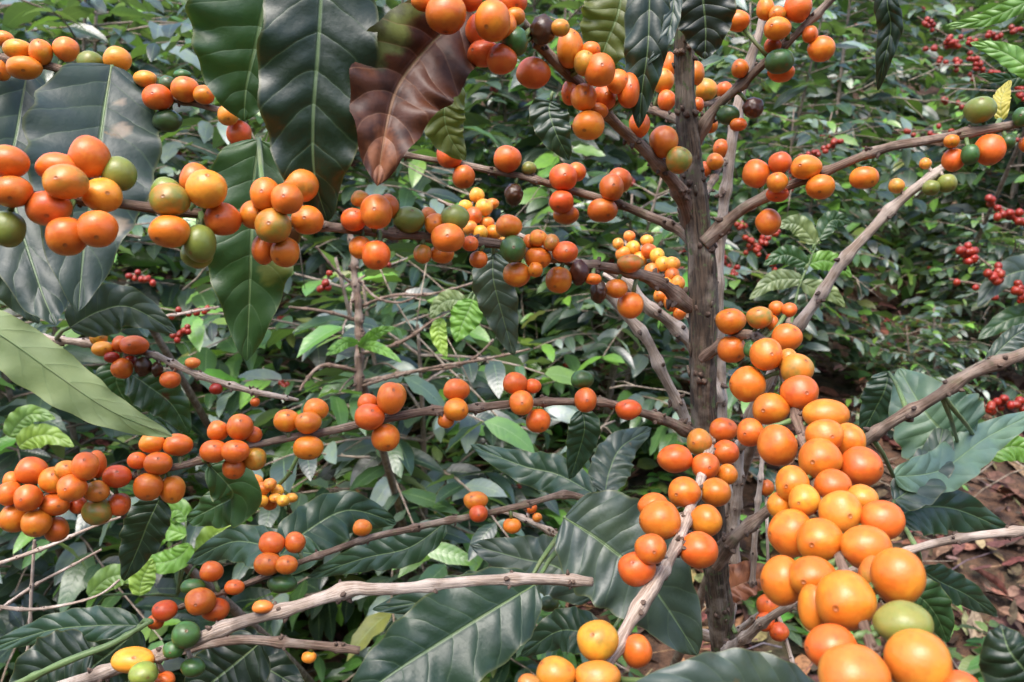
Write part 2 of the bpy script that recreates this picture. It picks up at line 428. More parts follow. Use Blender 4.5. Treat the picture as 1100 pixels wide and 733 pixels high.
def add_berries(parent, mb, line, lst, f_scale=1.0, mesh_alt=None):
    """line: branch samples as (px,py,d,r_px); lst: (px,py,rx,ry,colour) listed back to front.
    Each berry gets its own depth by its branch and a short stalk to it (in the branch mesh)."""
    done = []
    for (x, y, rx, ry, c) in lst:
        bx, by, bd, br = min(line, key=lambda s: (s[0] - x) ** 2 + (s[1] - y) ** 2)
        dist = math.hypot(bx - x, by - y); r = (rx + ry) / 2
        d = bd
        if dist < r * 1.05: d = bd - (br + r * .65) / F * bd
        elif dist < r * 1.6: d = bd - (r * .3) / F * bd
        for (x2, y2, r2, d2) in done:
            s = math.hypot(x - x2, y - y2); need = .90 * (r + r2)
            if s < need:
                dz = math.sqrt(need * need - s * s) / F * d
                if d2 - d < dz: d = min(d, d2 - dz)
        d = max(d, bd - 3.2 * r / F * bd)
        done.append((x, y, r, d))
        p = at(x, y, d); q = at(bx, by, bd)
        ax = (p - q); ax = ax.normalized() if ax.length > 1e-6 else -FW
        va = Vector((ax.dot(RT), ax.dot(UP), ax.dot(-FW) + .25)).normalized()
        va += Vector((rnd.uniform(-.3, .3), rnd.uniform(-.3, .3), rnd.uniform(-.2, .3)))
        va.normalize()
        k = max(range(len(NAV)), key=lambda i: NAV[i].dot(va))
        me = BD[k % len(BD)] if c == 'd' else BM[k]
        o = bpy.data.objects.new('coffee_berry', me); C.objects.link(o)
        o.parent = parent; o.location = p - ORG[parent.name]
        o.rotation_euler = VIEWROT.to_euler()
        s = d / F * 1.03
        o.scale = (rx * s, ry * s, r * s)
        base, al = COL[c]; j = rnd.uniform(.82, 1.12); h = rnd.uniform(.74, 1.28)
        o.color = (min(1, base[0] * j), min(1, base[1] * j * h), base[2] * j, al if al == 1 else min(1, al + rnd.uniform(-.12, .12)))
        st = p - ax * (r * s * .9)
        if (st - q).length > .0006:
            m_ = (st + q) / 2 + Vector((rnd.uniform(-1, 1), rnd.uniform(-1, 1), rnd.uniform(-1, 1))) * .0008
            tube(mb, [q, m_, st], [.0016, .0011, .0013], 6, 1)

def px_line(pts, n=10):
    """pts: (px,py,depth,width_px) -> dense samples (px,py,d,half width px)"""
    return [(a, b, c, w * .42) for a, b, c, w in crom(pts, n)]

def branch(parent, pts, mat=M_BARK, berries=(), node=46, name='branch', label=None, seg=14, spurs=True, bumpy=.22, tip_cut=True):
    ln = px_line(pts, 14)
    P = [at(a, b, c) for a, b, c, w in ln]; rad = [max(.0005, w / F * c) for a, b, c, w in ln]
    # resample finely, add swollen nodes and small kinks
    mb = MB(); PP = []; RR = []; acc = 0; nxt = rnd.uniform(.2, 1) * node / F * ln[0][2]
    nodes = []
    L = [0]
    for i in range(1, len(P)): L.append(L[-1] + (P[i] - P[i - 1]).length)
    step = max(.0011, L[-1] / 420)
    gap = node / F * sum(l[2] for l in ln) / len(ln)
    s = nxt
    while s < L[-1]: nodes.append(s); s += gap * rnd.uniform(.75, 1.3)
    s = 0; i = 0
    o1 = Vector((rnd.uniform(0, 99), 0, 0))
    while s < L[-1]:
        while i < len(L) - 2 and L[i + 1] < s: i += 1
        t = (s - L[i]) / max(1e-9, L[i + 1] - L[i])
        p = P[i].lerp(P[i + 1], t); r = rad[i] * (1 - t) + rad[i + 1] * t
        k = max([math.exp(-((s - q) / (r * 1.5)) ** 2) for q in nodes if abs(s - q) < r * 6] + [0])
        w = noise.noise_vector(o1 + Vector((s * 28, 0, 0))) * r * .55
        PP.append(p + w); RR.append(r * (1 + .38 * k)); s += step
    tube(mb, PP, RR, seg, 0, bumpy=bumpy)
    if spurs:
        for q in nodes:                       # leaf and flower scars: little rough knobs round each node
            i = min(len(PP) - 1, int(q / step)); T = (PP[min(i + 1, len(PP) - 1)] - PP[max(0, i - 1)])
            if T.length < 1e-9: continue
            T.normalize()
            for _ in range(rnd.randint(3, 6)):
                v = Vector((rnd.gauss(0, 1), rnd.gauss(0, 1), rnd.gauss(0, 1))); v -= T * v.dot(T); v.normalize()
                r = RR[i]; a = PP[i] + v * r * .8 + T * rnd.uniform(-1, 1) * r
                b = a + v * r * rnd.uniform(.3, .9) + T * r * rnd.uniform(-.5, .5)
                tube(mb, [a, (a + b) / 2, b], [r * .34, r * .3, r * .12], 6, 2, bumpy=.3)
    org = PP[0]
    dummy = None
    br = bpy.data.objects.new(name, None)     # placeholder replaced below
    bpy.data.objects.remove(br)
    ob = bpy.data.objects.new(name, bpy.data.meshes.new(name)); C.objects.link(ob)
    ob.parent = parent; ob.location = org - ORG[parent.name]; ORG[ob.name] = org
    for lst in berries: add_berries(ob, mb, ln, lst)
    tmp = mb.build('tmp_' + name, [mat, M_GREEN if berries and mat is not M_PALE else mat, M_SPUR], None, org)
    me = tmp.data; bpy.data.objects.remove(tmp); old = ob.data; ob.data = me; me.name = name; bpy.data.meshes.remove(old)
    if label: ob['label'] = label
    ob_lines[ob.name] = ln
    return ob
ob_lines = {}
M_SPUR = bark_material('node_scar', (.10, .06, .04), (.18, .12, .085), (.07, .045, .035))

# ------------------------------------------------------------------ the fruiting tree in front
TB = at(752, 400, .50); BASE = Vector((TB.x, TB.y, ground_z(TB.x, TB.y)))
tree = thing('coffee_tree', 'coffee tree in front with a brown upright trunk and branches loaded with orange berries', 'coffee tree', BASE)
tr_pts = [(728, -160, .43, 22), (732, -40, .455, 24), (735, 60, .47, 26), (741, 140, .48, 29), (747, 230, .49, 35), (752, 320, .50, 38),
          (754, 400, .51, 36), (758, 480, .525, 34), (766, 560, .54, 33), (772, 640, .56, 33), (778, 700, .58, 34), (786, 780, .61, 34)]
ln = px_line(tr_pts, 26); P = [at(a, b, c) for a, b, c, w_ in ln]; rad = [w_ / F * c for a, b, c, w_ in ln]
P = [p + noise.noise_vector(p * 9) * .003 for p in P]
low = P[-1]; P += [low.lerp(BASE, t) for t in (.25, .5, .75, 1)]; rad += [rad[-1] * q for q in (1.02, 1.1, 1.2, 1.4)]
mb = MB(); rad = [q * .93 * (1 + .10 * noise.noise(Vector((i * .09, 5, 5)))) for i, q in enumerate(rad)]; P = [p + noise.noise_vector(p * 22) * .0016 for p in P]; tube(mb, P, rad, 72, 0, bumpy=.12, ridge=.10)
for i in range(9, len(ln), 21):                 # rings of scars where twigs sat
    for _ in range(5):
        a_ = rnd.uniform(0, 6.28); v = RT * math.cos(a_) - FW * abs(math.sin(a_)) ; p0 = P[i] + v * rad[i] * .85 + UP * rnd.uniform(-.004, .004)
        tube(mb, [p0, p0 + v * .0016, p0 + v * .003 + UP * rnd.uniform(-.002, .002)], [.0022, .0016, .0007], 7, 1, bumpy=.3)
for k_ in range(46):                            # loose flakes of bark standing off the trunk
    i = rnd.randint(4, len(ln) - 8); a_ = rnd.uniform(0, 6.28)
    v = RT * math.cos(a_) - FW * math.sin(a_); p0 = P[i] + v * rad[i] * .97; p1 = P[i + rnd.randint(2, 5)] + v * rad[i] * .98
    tube(mb, [p0 + v * .0014, p0.lerp(p1, .5) + v * .0003, p1], [.0005, .0011, .0005], 5, 0, bumpy=.3)
mb.build('trunk', [M_TRUNK, M_SPUR], tree, BASE)

A_pts = [(742, 328, .50, 20), (700, 300, .475, 15), (660, 290, .46, 13), (620, 283, .445, 12), (560, 268, .425, 12), (500, 259, .405, 12), (430, 252, .385, 12),
         (350, 243, .365, 12), (290, 236, .352, 12), (210, 228, .34, 13), (130, 220, .33, 13), (60, 212, .32, 12), (0, 204, .31, 10), (-70, 192, .30, 8)]
A = [
 [(9, 174, 20, 17, 'o'), (62, 180, 22, 15, 'o'), (52, 224, 23, 19, 'r'), (96, 169, 20, 22, 'o'), (128, 187, 17, 18, 'g'), (70, 196, 23, 18, 'y'), (13, 206, 20, 17, 'o'), (8, 246, 18, 19, 'g'), (72, 254, 21, 21, 'o'), (105, 246, 20, 20, 'o'), (110, 210, 20, 18, 'y')],
 [(210, 194, 16, 18, 'o'), (178, 204, 15, 13, 'g'), (222, 203, 20, 20, 'y'), (182, 215, 21, 17, 'm'), (212, 273, 17, 15, 'g'), (182, 249, 21, 17, 'o'), (215, 262, 16, 20, 'g'), (239, 236, 19, 17, 'o')],
 [(272, 231, 14, 15, 'o'), (285, 209, 16, 17, 'o'), (323, 199, 18, 18, 'y'), (308, 214, 17, 16, 'o'), (283, 268, 12, 16, 'o'), (306, 271, 15, 16, 'o'), (293, 243, 19, 18, 'm'), (330, 237, 17, 15, 'o')],
 [(387, 214, 10, 9, 'y'), (417, 222, 11, 13, 'o'), (380, 236, 13, 12, 'o'), (404, 228, 17, 18, 'o'), (460, 232, 9, 9, 'y'), (468, 241, 12, 11, 'o'), (439, 236, 16, 14, 'g'), (489, 234, 15, 14, 'g'), (387, 266, 12, 12, 'o'), (404, 274, 15, 16, 'o'),
  (454, 273, 10, 10, 'y'), (475, 273, 13, 10, 'o'), (481, 256, 18, 15, 'o'), (514, 279, 10, 9, 'o'), (505, 262, 9, 8, 'o')],
 [(546, 243, 14, 12, 'o'), (569, 260, 8, 8, 'y'), (578, 256, 9, 9, 'y'), (592, 261, 9, 9, 'm'), (607, 271, 14, 11, 'o'), (578, 277, 14, 12, 'o'), (551, 268, 14, 14, 'G'), (575, 290, 8, 8, 'o'), (555, 295, 15, 13, 'o'), (600, 301, 14, 14, 'o'), (622, 293, 10, 13, 'd'), (637, 300, 9, 6, 'o')],
 [(677, 283, 14, 10, 'm'), (662, 310, 12, 10, 'o'), (677, 328, 14, 14, 'o'), (643, 313, 9, 13, 'd')]]
brA = branch(tree, A_pts, berries=A, node=64)

B_pts = [(752, 472, .52, 17), (725, 456, .50, 13), (690, 443, .485, 11), (640, 432, .475, 10), (560, 433, .465, 10), (480, 440, .455, 10), (430, 447, .445, 11),
         (380, 456, .44, 10), (330, 467, .435, 10), (270, 479, .43, 9), (200, 499, .42, 9), (130, 514, .415, 8), (70, 528, .41, 7), (25, 538, .405, 6)]
B = [
 [(13, 516, 9, 9, 'o'), (10, 530, 12, 13, 'o'), (34, 506, 16, 15, 'o'), (58, 516, 14, 14, 'o'), (72, 505, 12, 10, 'y'), (60, 569, 13, 13, 'r'), (84, 543, 9, 9, 'r'), (104, 499, 9, 15, 'o'), (92, 501, 13, 15, 'o'), (126, 512, 14, 12, 'r'), (128, 542, 12, 12, 'r'), (15, 557, 14, 15, 'o'), (77, 524, 15, 14, 'o'),
  (59, 542, 15, 12, 'o'), (30, 535, 14, 14, 'o'), (39, 562, 15, 15, 'o'), (104, 550, 16, 14, 'm'), (104, 528, 13, 11, 'y')],
 [(148, 495, 10, 9, 'o'), (163, 476, 13, 11, 'o'), (191, 478, 15, 12, 'o'), (170, 498, 14, 12, 'o'), (159, 523, 15, 15, 'o'), (185, 526, 13, 15, 'o')],
 [(272, 467, 9, 9, 'r'), (234, 463, 11, 11, 'o'), (258, 459, 13, 14, 'o'), (274, 493, 12, 12, 'm'), (251, 503, 12, 12, 'o'), (230, 485, 14, 12, 'o'), (253, 485, 14, 12, 'o')],
 [(308, 452, 13, 12, 'o'), (339, 440, 13, 12, 'o'), (331, 454, 14, 12, 'o'), (331, 481, 16, 13, 'o')],
 [(395, 433, 11, 10, 'o'), (427, 425, 9, 13, 'o'), (420, 428, 14, 17, 'o'), (397, 448, 15, 14, 'o'), (414, 470, 15, 15, 'o')],
 [(490, 419, 14, 12, 'o'), (479, 452, 9, 8, 'o'), (490, 440, 13, 12, 'o')],
 [(572, 415, 9, 8, 'o'), (553, 412, 13, 12, 'o'), (560, 433, 13, 13, 'o'), (578, 452, 13, 13, 'o')],
 [(625, 408, 12, 10, 'G'), (629, 430, 12, 13, 'r'), (675, 440, 14, 11, 'r')]]
brB = branch(tree, B_pts, berries=B, node=60)

C_pts = [(748, 245, .50, 20), (728, 205, .475, 17), (700, 170, .455, 15), (670, 142, .44, 14), (645, 115, .42, 14), (618, 88, .405, 14), (590, 58, .39, 13), (572, 35, .38, 12), (552, 10, .37, 11), (530, -25, .355, 11), (480, -60, .345, 10), (420, -90, .335, 8)]
Cc = [
 [(455, 1, 13, 11, 'r'), (504, 0, 14, 12, 'r'), (479, 15, 22, 20, 'o'), (515, 34, 15, 18, 'r'), (550, 3, 16, 13, 'r'), (520, 58, 18, 14, 'r'), (539, 64, 16, 16, 'r'), (553, 18, 11, 9, 'y'), (543, 29, 12, 14, 'o'), (529, 23, 19, 21, 'o'), (553, 45, 14, 15, 'G')],
 [(583, 33, 13, 15, 'd'), (573, 79, 18, 16, 'o'), (602, 30, 10, 9, 'm'), (612, 52, 13, 20, 'o'), (635, 54, 10, 9, 'o'), (628, 68, 11, 13, 'y'), (644, 76, 17, 17, 'o'), (664, 88, 12, 13, 'y'), (675, 98, 12, 18, 'o')],
 [(612, 100, 9, 13, 'o'), (649, 105, 13, 13, 'o'), (642, 120, 11, 9, 'o'), (627, 105, 14, 14, 'o'), (632, 135, 17, 15, 'o')],
 [(687, 134, 11, 14, 'o'), (713, 152, 15, 17, 'o'), (729, 172, 13, 14, 'm')]]
brC = branch(tree, C_pts, berries=Cc, node=56)

D_pts = [(748, 262, .50, 16), (728, 244, .51, 12), (690, 230, .515, 11), (650, 216, .515, 10), (610, 203, .515, 10), (570, 192, .51, 9), (520, 182, .505, 9), (480, 174, .50, 8), (430, 166, .495, 7), (380, 160, .49, 5)]
D = [[(483, 167, 14, 14, 'r'), (498, 190, 12, 13, 'r'), (545, 171, 14, 14, 'r'), (568, 181, 8, 7, 'g'), (552, 209, 10, 12, 'd'),
  (619, 185, 10, 10, 'r'), (605, 191, 15, 14, 'r'), (665, 194, 13, 13, 'r'), (657, 202, 13, 14, 'r'), (608, 231, 14, 10, 'r'), (603, 217, 13, 12, 'r'), (647, 226, 16, 13, 'r')]]
brD = branch(tree, D_pts, berries=D, node=50)

E_pts = [(752, 262, .49, 20), (775, 242, .485, 15), (805, 220, .475, 13), (840, 203, .465, 12), (880, 187, .455, 12), (920, 171, .445, 11), (960, 158, .44, 12), (1000, 150, .435, 12), (1040, 143, .43, 12), (1100, 130, .425, 11), (1180, 112, .42, 9)]
E = [[(838, 175, 12, 12, 'o'), (866, 180, 16, 13, 'o'), (835, 209, 12, 8, 'r'), (835, 196, 11, 11, 'o'), (812, 187, 14, 15, 'o'), (881, 201, 15, 13, 'o'), (825, 239, 13, 14, 'o'), (928, 191, 15, 12, 'o')],
     [(1053, 118, 16, 14, 'g'), (1022, 152, 8, 7, 'o'), (1024, 172, 11, 12, 'o'), (1063, 161, 15, 16, 'o'), (1042, 166, 9, 11, 'G'), (1082, 153, 8, 8, 'G'), (1098, 126, 9, 10, 'G'), (1105, 155, 9, 9, 'o')]]
brE = branch(tree, E_pts, berries=E, node=70)

F_pts = [(748, 150, .485, 17), (765, 122, .475, 12), (790, 97, .465, 11), (820, 68, .455, 10), (850, 42, .445, 10), (875, 18, .44, 9), (900, -8, .435, 9), (930, -40, .43, 7)]
Ff = [[(782, 124, 12, 10, 'G'), (792, 23, 13, 11, 'o'), (809, 116, 11, 11, 'd'), (793, 134, 9, 7, 'r'), (795, 74, 9, 10, 'o'), (822, 10, 9, 12, 'o'), (835, 16, 9, 9, 'y'), (857, 8, 14, 16, 'o'), (830, 49, 9, 8, 'r'), (835, 31, 14, 12, 'o'), (870, 37, 8, 9, 'o'), (882, 53, 14, 13, 'o'), (839, 78, 14, 10, 'o'), (837, 66, 15, 13, 'G')]]
brF = branch(tree, F_pts, berries=Ff, node=50)
X_pts = [(748, 142, .50, 14), (725, 128, .52, 10), (700, 118, .54, 9), (680, 112, .56, 7)]
brX = branch(tree, X_pts, berries=[[(719, 70, 8, 13, 'o'), (712, 87, 11, 13, 'y'), (716, 108, 9, 11, 'o')]], node=40)
Z_pts = [(745, 110, .52, 9), (760, 112, .54, 7), (785, 100, .56, 6)]
brZ = branch(tree, Z_pts, berries=[[(747, 79, 9, 13, 'o'), (758, 97, 12, 12, 'm'), (778, 97, 9, 9, 'o'), (749, 113, 7, 8, 'o'), (762, 135, 9, 8, 'o')]], node=40)
W_pts = [(752, 215, .53, 12), (765, 195, .56, 9), (776, 178, .58, 7), (790, 160, .6, 6)]
brW = branch(tree, W_pts, berries=[[(775, 160, 9, 10, 'r'), (757, 182, 7, 8, 'o'), (768, 174, 9, 9, 'o')]], node=40)

I_pts = [(768, 605, .53, 22), (790, 578, .51, 15), (820, 552, .50, 13), (860, 522, .485, 13), (900, 494, .475, 13), (935, 468, .465, 13), (975, 443, .455, 14), (1010, 422, .45, 14), (1045, 402, .445, 15), (1100, 380, .44, 14), (1170, 352, .43, 12)]
brI = branch(tree, I_pts, node=52)

K_pts = [(756, 388, .50, 15), (775, 372, .485, 12), (800, 358, .465, 12), (825, 372, .44, 11), (842, 405, .415, 11), (856, 450, .385, 12), (872, 500, .35, 12), (888, 555, .315, 13), (906, 610, .285, 13), (925, 665, .255, 13), (942, 715, .235, 13), (965, 790, .215, 13)]
K = [
 [(834, 331, 8, 8, 'o'), (848, 333, 8, 8, 'o'), (829, 347, 7, 9, 'o'), (785, 345, 16, 14, 'o'), (786, 375, 15, 15, 'o'), (816, 341, 14, 12, 'm'), (807, 376, 8, 9, 'G'), (846, 388, 11, 13, 'y'), (845, 363, 15, 15, 'o'), (823, 381, 17, 17, 'o'), (856, 397, 16, 17, 'm'), (803, 413, 18, 19, 'o')],
 [(806, 465, 14, 15, 'o'), (859, 422, 20, 18, 'o'), (828, 440, 19, 17, 'o'), (887, 446, 24, 18, 'o'), (835, 479, 20, 22, 'o'), (911, 474, 17, 19, 'o'), (886, 468, 20, 17, 'o'), (881, 494, 22, 22, 'o'), (925, 502, 22, 21, 'o')],
 [(837, 543, 12, 14, 'o'), (851, 520, 17, 19, 'o'), (864, 538, 16, 17, 'y'), (925, 537, 17, 16, 'y'), (895, 522, 19, 17, 'o'), (947, 559, 23, 22, 'o'), (903, 551, 22, 23, 'y'), (850, 573, 23, 25, 'o'), (930, 588, 26, 24, 'o'), (881, 581, 24, 23, 'o')],
 [(938, 618, 14, 20, 'y'), (840, 624, 21, 26, 'o'), (873, 620, 25, 21, 'o'), (964, 619, 27, 31, 'o'), (873, 654, 14, 25, 'o'), (908, 646, 30, 31, 'o'), (970, 670, 29, 23, 'g'), (893, 696, 26, 24, 'o')],
 [(1030, 738, 20, 16, 'o'), (917, 726, 36, 31, 'y'), (985, 711, 33, 35, 'y')]]
brK = branch(tree, K_pts, mat=M_BARK, berries=K, node=46, label='branch reaching towards the viewer under the largest crowded berries')

L_pts = [(764, 470, .50, 14), (756, 505, .46, 12), (744, 540, .43, 12), (732, 575, .40, 14), (718, 600, .38, 15), (700, 628, .36, 19), (684, 655, .35, 17), (665, 688, .335, 16), (645, 720, .32, 16), (615, 770, .30, 15)]
Lb = [
 [(777, 462, 14, 13, 'o'), (751, 475, 13, 14, 'y'), (779, 486, 14, 13, 'o'), (781, 510, 11, 11, 'o'), (725, 493, 18, 15, 'o'), (758, 501, 15, 14, 'o')],
 [(702, 544, 16, 14, 'o'), (735, 529, 17, 16, 'o'), (768, 529, 16, 15, 'o'), (709, 559, 21, 21, 'o'), (758, 560, 17, 17, 'o'), (684, 611, 20, 18, 'o'), (699, 590, 17, 16, 'o'), (750, 591, 20, 19, 'o')],
 [(568, 734, 12, 9, 'y'), (642, 688, 22, 21, 'y'), (684, 700, 16, 17, 'o'), (597, 724, 21, 17, 'y'), (642, 728, 25, 17, 'y')]]
brL = branch(tree, L_pts, mat=M_PALE, berries=Lb, node=62, label='pale branch coming forward below the trunk')

M_pts = [(770, 585, .56, 12), (725, 568, .545, 9), (680, 554, .53, 9), (640, 540, .525, 9), (605, 532, .52, 9), (560, 543, .515, 8), (500, 556, .51, 8), (450, 566, .505, 8), (390, 580, .50, 8), (340, 598, .495, 8), (300, 613, .49, 8), (255, 630, .485, 7), (210, 646, .48, 6), (165, 662, .475, 5)]
Mm = [[(227, 614, 12, 11, 'r'), (207, 630, 13, 8, 'G'), (252, 631, 10, 8, 'r'), (231, 655, 15, 12, 'r'), (215, 646, 16, 14, 'r'), (167, 668, 9, 8, 'r'), (177, 656, 13, 11, 'r')],
      [(303, 627, 16, 10, 'G'), (292, 584, 14, 12, 'r'), (317, 583, 11, 11, 'r'), (288, 606, 14, 12, 'r'), (308, 607, 11, 10, 'r'), (389, 567, 10, 9, 'o'), (511, 538, 13, 10, 'o'), (514, 552, 10, 9, 'r'), (550, 565, 10, 8, 'o')]]
brM = branch(tree, M_pts, berries=Mm, node=44)
T_pts = [(775, 690, .60, 11), (715, 665, .585, 10), (665, 632, .57, 8), (630, 598, .565, 8), (595, 573, .56, 8), (560, 556, .56, 7), (535, 548, .56, 5)]
brT = branch(tree, T_pts, mat=M_PALE, berries=[[(615, 588, 10, 10, 'r'), (620, 608, 9, 8, 'r'), (637, 636, 8, 8, 'o'), (650, 629, 7, 9, 'r'), (653, 641, 9, 8, 'o'), (590, 649, 10, 8, 'G'), (570, 546, 7, 6, 'o'), (577, 556, 5, 5, 'y')]], node=36)
J_pts = [(778, 700, .56, 12), (830, 662, .50, 11), (900, 620, .47, 10), (985, 590, .45, 10), (1040, 577, .44, 10), (1100, 569, .435, 10), (1180, 560, .43, 8)]
brJ = branch(tree, J_pts, mat=M_PALE, node=48)
V_pts = [(780, 690, .62, 8), (805, 668, .60, 6), (830, 655, .585, 6), (845, 690, .57, 5), (858, 735, .56, 4)]
brV = branch(tree, V_pts, mat=M_PALE, berries=[[(825, 651, 12, 13, 'r'), (822, 668, 10, 10, 'r'), (837, 679, 10, 10, 'r'), (848, 722, 8, 7, 'r'), (860, 729, 8, 7, 'r'), (823, 524, 8, 9, 'r')]], node=30)

# leaves of the front tree
H = hero_leaf
H(brC, 'deep', [(352, -110, .34), (346, -20, .342), (341, 60, .345), (336, 130, .35), (338, 190, .358), (352, 238, .37)], 60, 62, attach=(420, -90, .335), quilt=.0016, label='large dark glossy leaf hanging beside the brown one', nv=11, curl=.05, fold=.15)
H(brC, 'mid', [(300, -110, .38), (290, -30, .385), (277, 40, .39), (265, 92, .395), (262, 130, .40)], 72, 50, attach=(420, -90, .335), mat=M_MATTE)
H(brA, 'mid', [(278, 150, .40), (272, 200, .40), (270, 260, .40), (268, 320, .405), (265, 388, .41)], 52, 50, attach=(285, 235, .352), nv=12, patch=[(.75, .48, .35, .12, 'brown'), (.6, .62, .4, .07, 'olive')], mat=M_MATTE)
H(brC, 'brown', [(505, 10, .375), (462, 48, .362), (428, 92, .357), (414, 140, .352), (405, 200, .35)], 54, 56, attach=(508, -40, .352), mat=M_DEAD, patch=[(-.75, .36, .45, .16, 'olive'), (.75, .36, .45, .16, 'olive') if False else (-.9, .18, .3, .06, 'olive'), (0, .92, .8, .2, 'rust')], fold=.55, curl=.25, wave=.009, nwave=5, quilt=.0016, label='withered reddish brown leaf with a green patch')
H(brD, 'olive', [(492, 88, .43), (478, 115, .43), (482, 145, .435), (500, 172, .44)], 26, 22, attach=(500, 60, .40), mat=M_MATTE, curl=.3)
H(brC, 'olive', [(672, -40, .43), (665, 10, .43), (652, 45, .435), (640, 78, .44)], 38, 36, attach=(640, -70, .42), mat=M_MATTE, fold=.3)
H(brC, 'deep', [(700, -70, .40), (698, -10, .40), (696, 50, .40), (690, 95, .405), (686, 138, .41)], 26, 22, attach=(690, -90, .42), fold=.6, curl=.6, wave=.003, quilt=.0002)
H(brC, 'blue', [(722, -50, .405), (724, 0, .40), (716, 40, .398), (695, 70, .40)], 9, 9, attach=(720, -80, .42), fold=.5)
H(brF, 'black', [(748, -60, .42), (754, -10, .42), (758, 30, .425), (757, 64, .43)], 34, 34, attach=(740, -90, .44), fold=.35, quilt=.0001)  # backlit leaf, its shade is put into the near-black tint
H(brF, 'deep', [(952, -60, .42), (953, 0, .42), (957, 30, .425), (950, 65, .43), (943, 98, .44)], 14, 12, attach=(930, -40, .43), fold=.7, curl=.7)
H(brF, 'dark', [(128, -60, .62), (125, -10, .62), (128, 38, .63)], 22, 20, mat=M_LEAF) if False else None
H(brM, 'teal', [(612, 535, .60), (560, 520, .62), (500, 522, .64), (425, 560, .66)], 0.1, 0.1) if False else None
# low broad leaves
H(brM, 'teal', [(300, 598, .56), (330, 570, .58), (375, 548, .60), (426, 562, .62)], 34, 26, attach=(320, 605, .495), quilt=.001)
H(brM, 'teal', [(345, 596, .56), (300, 590, .58), (250, 582, .60), (200, 606, .63)], 20, 26, attach=(345, 596, .497))
H(brM, 'teal', [(480, 560, .54), (440, 588, .54), (390, 600, .55), (330, 620, .57)], 20, 18, attach=(480, 560, .51), wave=.005, nwave=6)
H(brT, 'teal', [(575, 628, .44), (530, 655, .43), (470, 692, .42), (415, 728, .41), (365, 768, .40)], 50, 56, attach=(600, 590, .50), quilt=.0014, nv=10, curl=.1, label='broad teal leaf with pale veins below the thick dead branch')
H(brT, 'teal', [(560, 640, .47), (520, 640, .475), (470, 645, .48), (400, 655, .49)], 26, 20, attach=(600, 575, .50))
H(brT, 'blue', [(606, 556, .46), (650, 585, .455), (700, 630, .45), (750, 705, .45)], 58, 60, attach=(640, 560, .50), quilt=.0013, nv=10, curl=.1, label='broad bluish leaf between the trunk foot and the pale branch')
H(brT, 'blue', [(640, 640, .53), (600, 610, .53), (560, 600, .54), (505, 585, .55)], 30, 32, attach=(640, 620, .56))
H(brT, 'teal', [(650, 690, .50), (620, 678, .50), (595, 680, .51), (560, 705, .52)], 24, 24, attach=(680, 648, .57))
H(brM, 'teal', [(640, 532, .60), (600, 510, .62), (560, 500, .63), (505, 478, .66)], 20, 22, attach=(640, 540, .525), quilt=.0011)
H(brM, 'blue', [(650, 530, .60), (655, 505, .61), (668, 480, .62), (700, 460, .64)], 22, 22, attach=(650, 543, .525), quilt=.0011)
H(brB, 'teal', [(625, 440, .56), (628, 460, .56), (622, 485, .57), (612, 515, .58)], 18, 17, attach=(625, 432, .475), mat=M_MATTE)
H(brA, 'blue', [(530, 272, .47), (530, 300, .47), (540, 340, .475), (552, 382, .48)], 23, 22, attach=(530, 262, .415), quilt=.0018, nv=10)
H(brD, 'dark', [(592, 108, .60), (590, 120, .60), (598, 145, .60), (612, 172, .61)], 22, 20, attach=(594, 100, .60))
H(brB, 'dark', [(172, 535, .46), (160, 560, .46), (148, 590, .465), (133, 624, .47)], 24, 22, attach=(175, 505, .42), quilt=.0015, nv=10)
H(brB, 'mid', [(225, 500, .47), (250, 530, .48), (230, 545, .49), (200, 560, .50)], 22, 30, attach=(220, 494, .42))
H(brL, 'blue', [(880, 755, .27), (820, 738, .265), (750, 736, .26), (640, 760, .255)], 36, 34, attach=(640, 730, .32), wave=.003, label='blurred bluish leaf along the bottom edge')
H(brK, 'deep', [(1130, 760, .25), (1110, 730, .25), (1085, 700, .25), (1075, 670, .255)], 36, 42, attach=(965, 790, .195), curl=.5)
H(brK, 'mid', [(960, 640, .38), (985, 640, .38), (1005, 660, .385), (1018, 690, .39)], 22, 24, attach=(925, 625, .30), mat=M_MATTE)
H(brJ, 'teal', [(962, 556, .52), (990, 545, .53), (1030, 548, .54), (1085, 572, .56)], 30, 26, attach=(985, 590, .45), quilt=.0011)
H(brJ, 'blue', [(960, 538, .50), (985, 520, .51), (1005, 490, .53), (1015, 450, .55)], 24, 22, attach=(950, 600, .46), quilt=.001)
H(brJ, 'teal', [(990, 612, .60), (1010, 625, .61), (1040, 640, .62), (1072, 662, .64)], 17, 18, attach=(985, 590, .45))
H(brI, 'mist', [(1030, 480, .55), (1014, 465, .545), (992, 440, .55), (966, 396, .57)], 50, 46, attach=(1010, 422, .45), quilt=.0012, mat=M_MATTE)
H(brI, 'mist', [(960, 512, .50), (1010, 505, .52), (1060, 470, .545), (1120, 440, .56)], 24, 22, attach=(935, 468, .465), wave=.005, nwave=6)
H(brI, 'teal', [(955, 400, .60), (950, 420, .60), (940, 440, .61), (925, 468, .62)], 20, 20, attach=(975, 443, .455), quilt=.0018)
H(brI, 'bright', [(1060, 490, .60), (1085, 480, .60), (1110, 485, .6), (1140, 500, .6)], 16, 12, attach=(1010, 422, .45))
H(brI, 'blue', [(1060, 392, .55), (1080, 370, .55), (1100, 355, .55), (1130, 350, .55)], 14, 10, attach=(1045, 402, .445))
H(brJ, 'rust', [(770, 640, .60), (790, 630, .60), (815, 622, .6), (836, 628, .61)], 16, 22, attach=(790, 680, .56), mat=M_DEAD, label='dry rust coloured leaf caught beside the trunk foot')
H(brE, 'bright', [(1125, -10, .60), (1090, 8, .60), (1055, 22, .61), (1015, 28, .62)], 10, 9, attach=(1150, 110, .42))
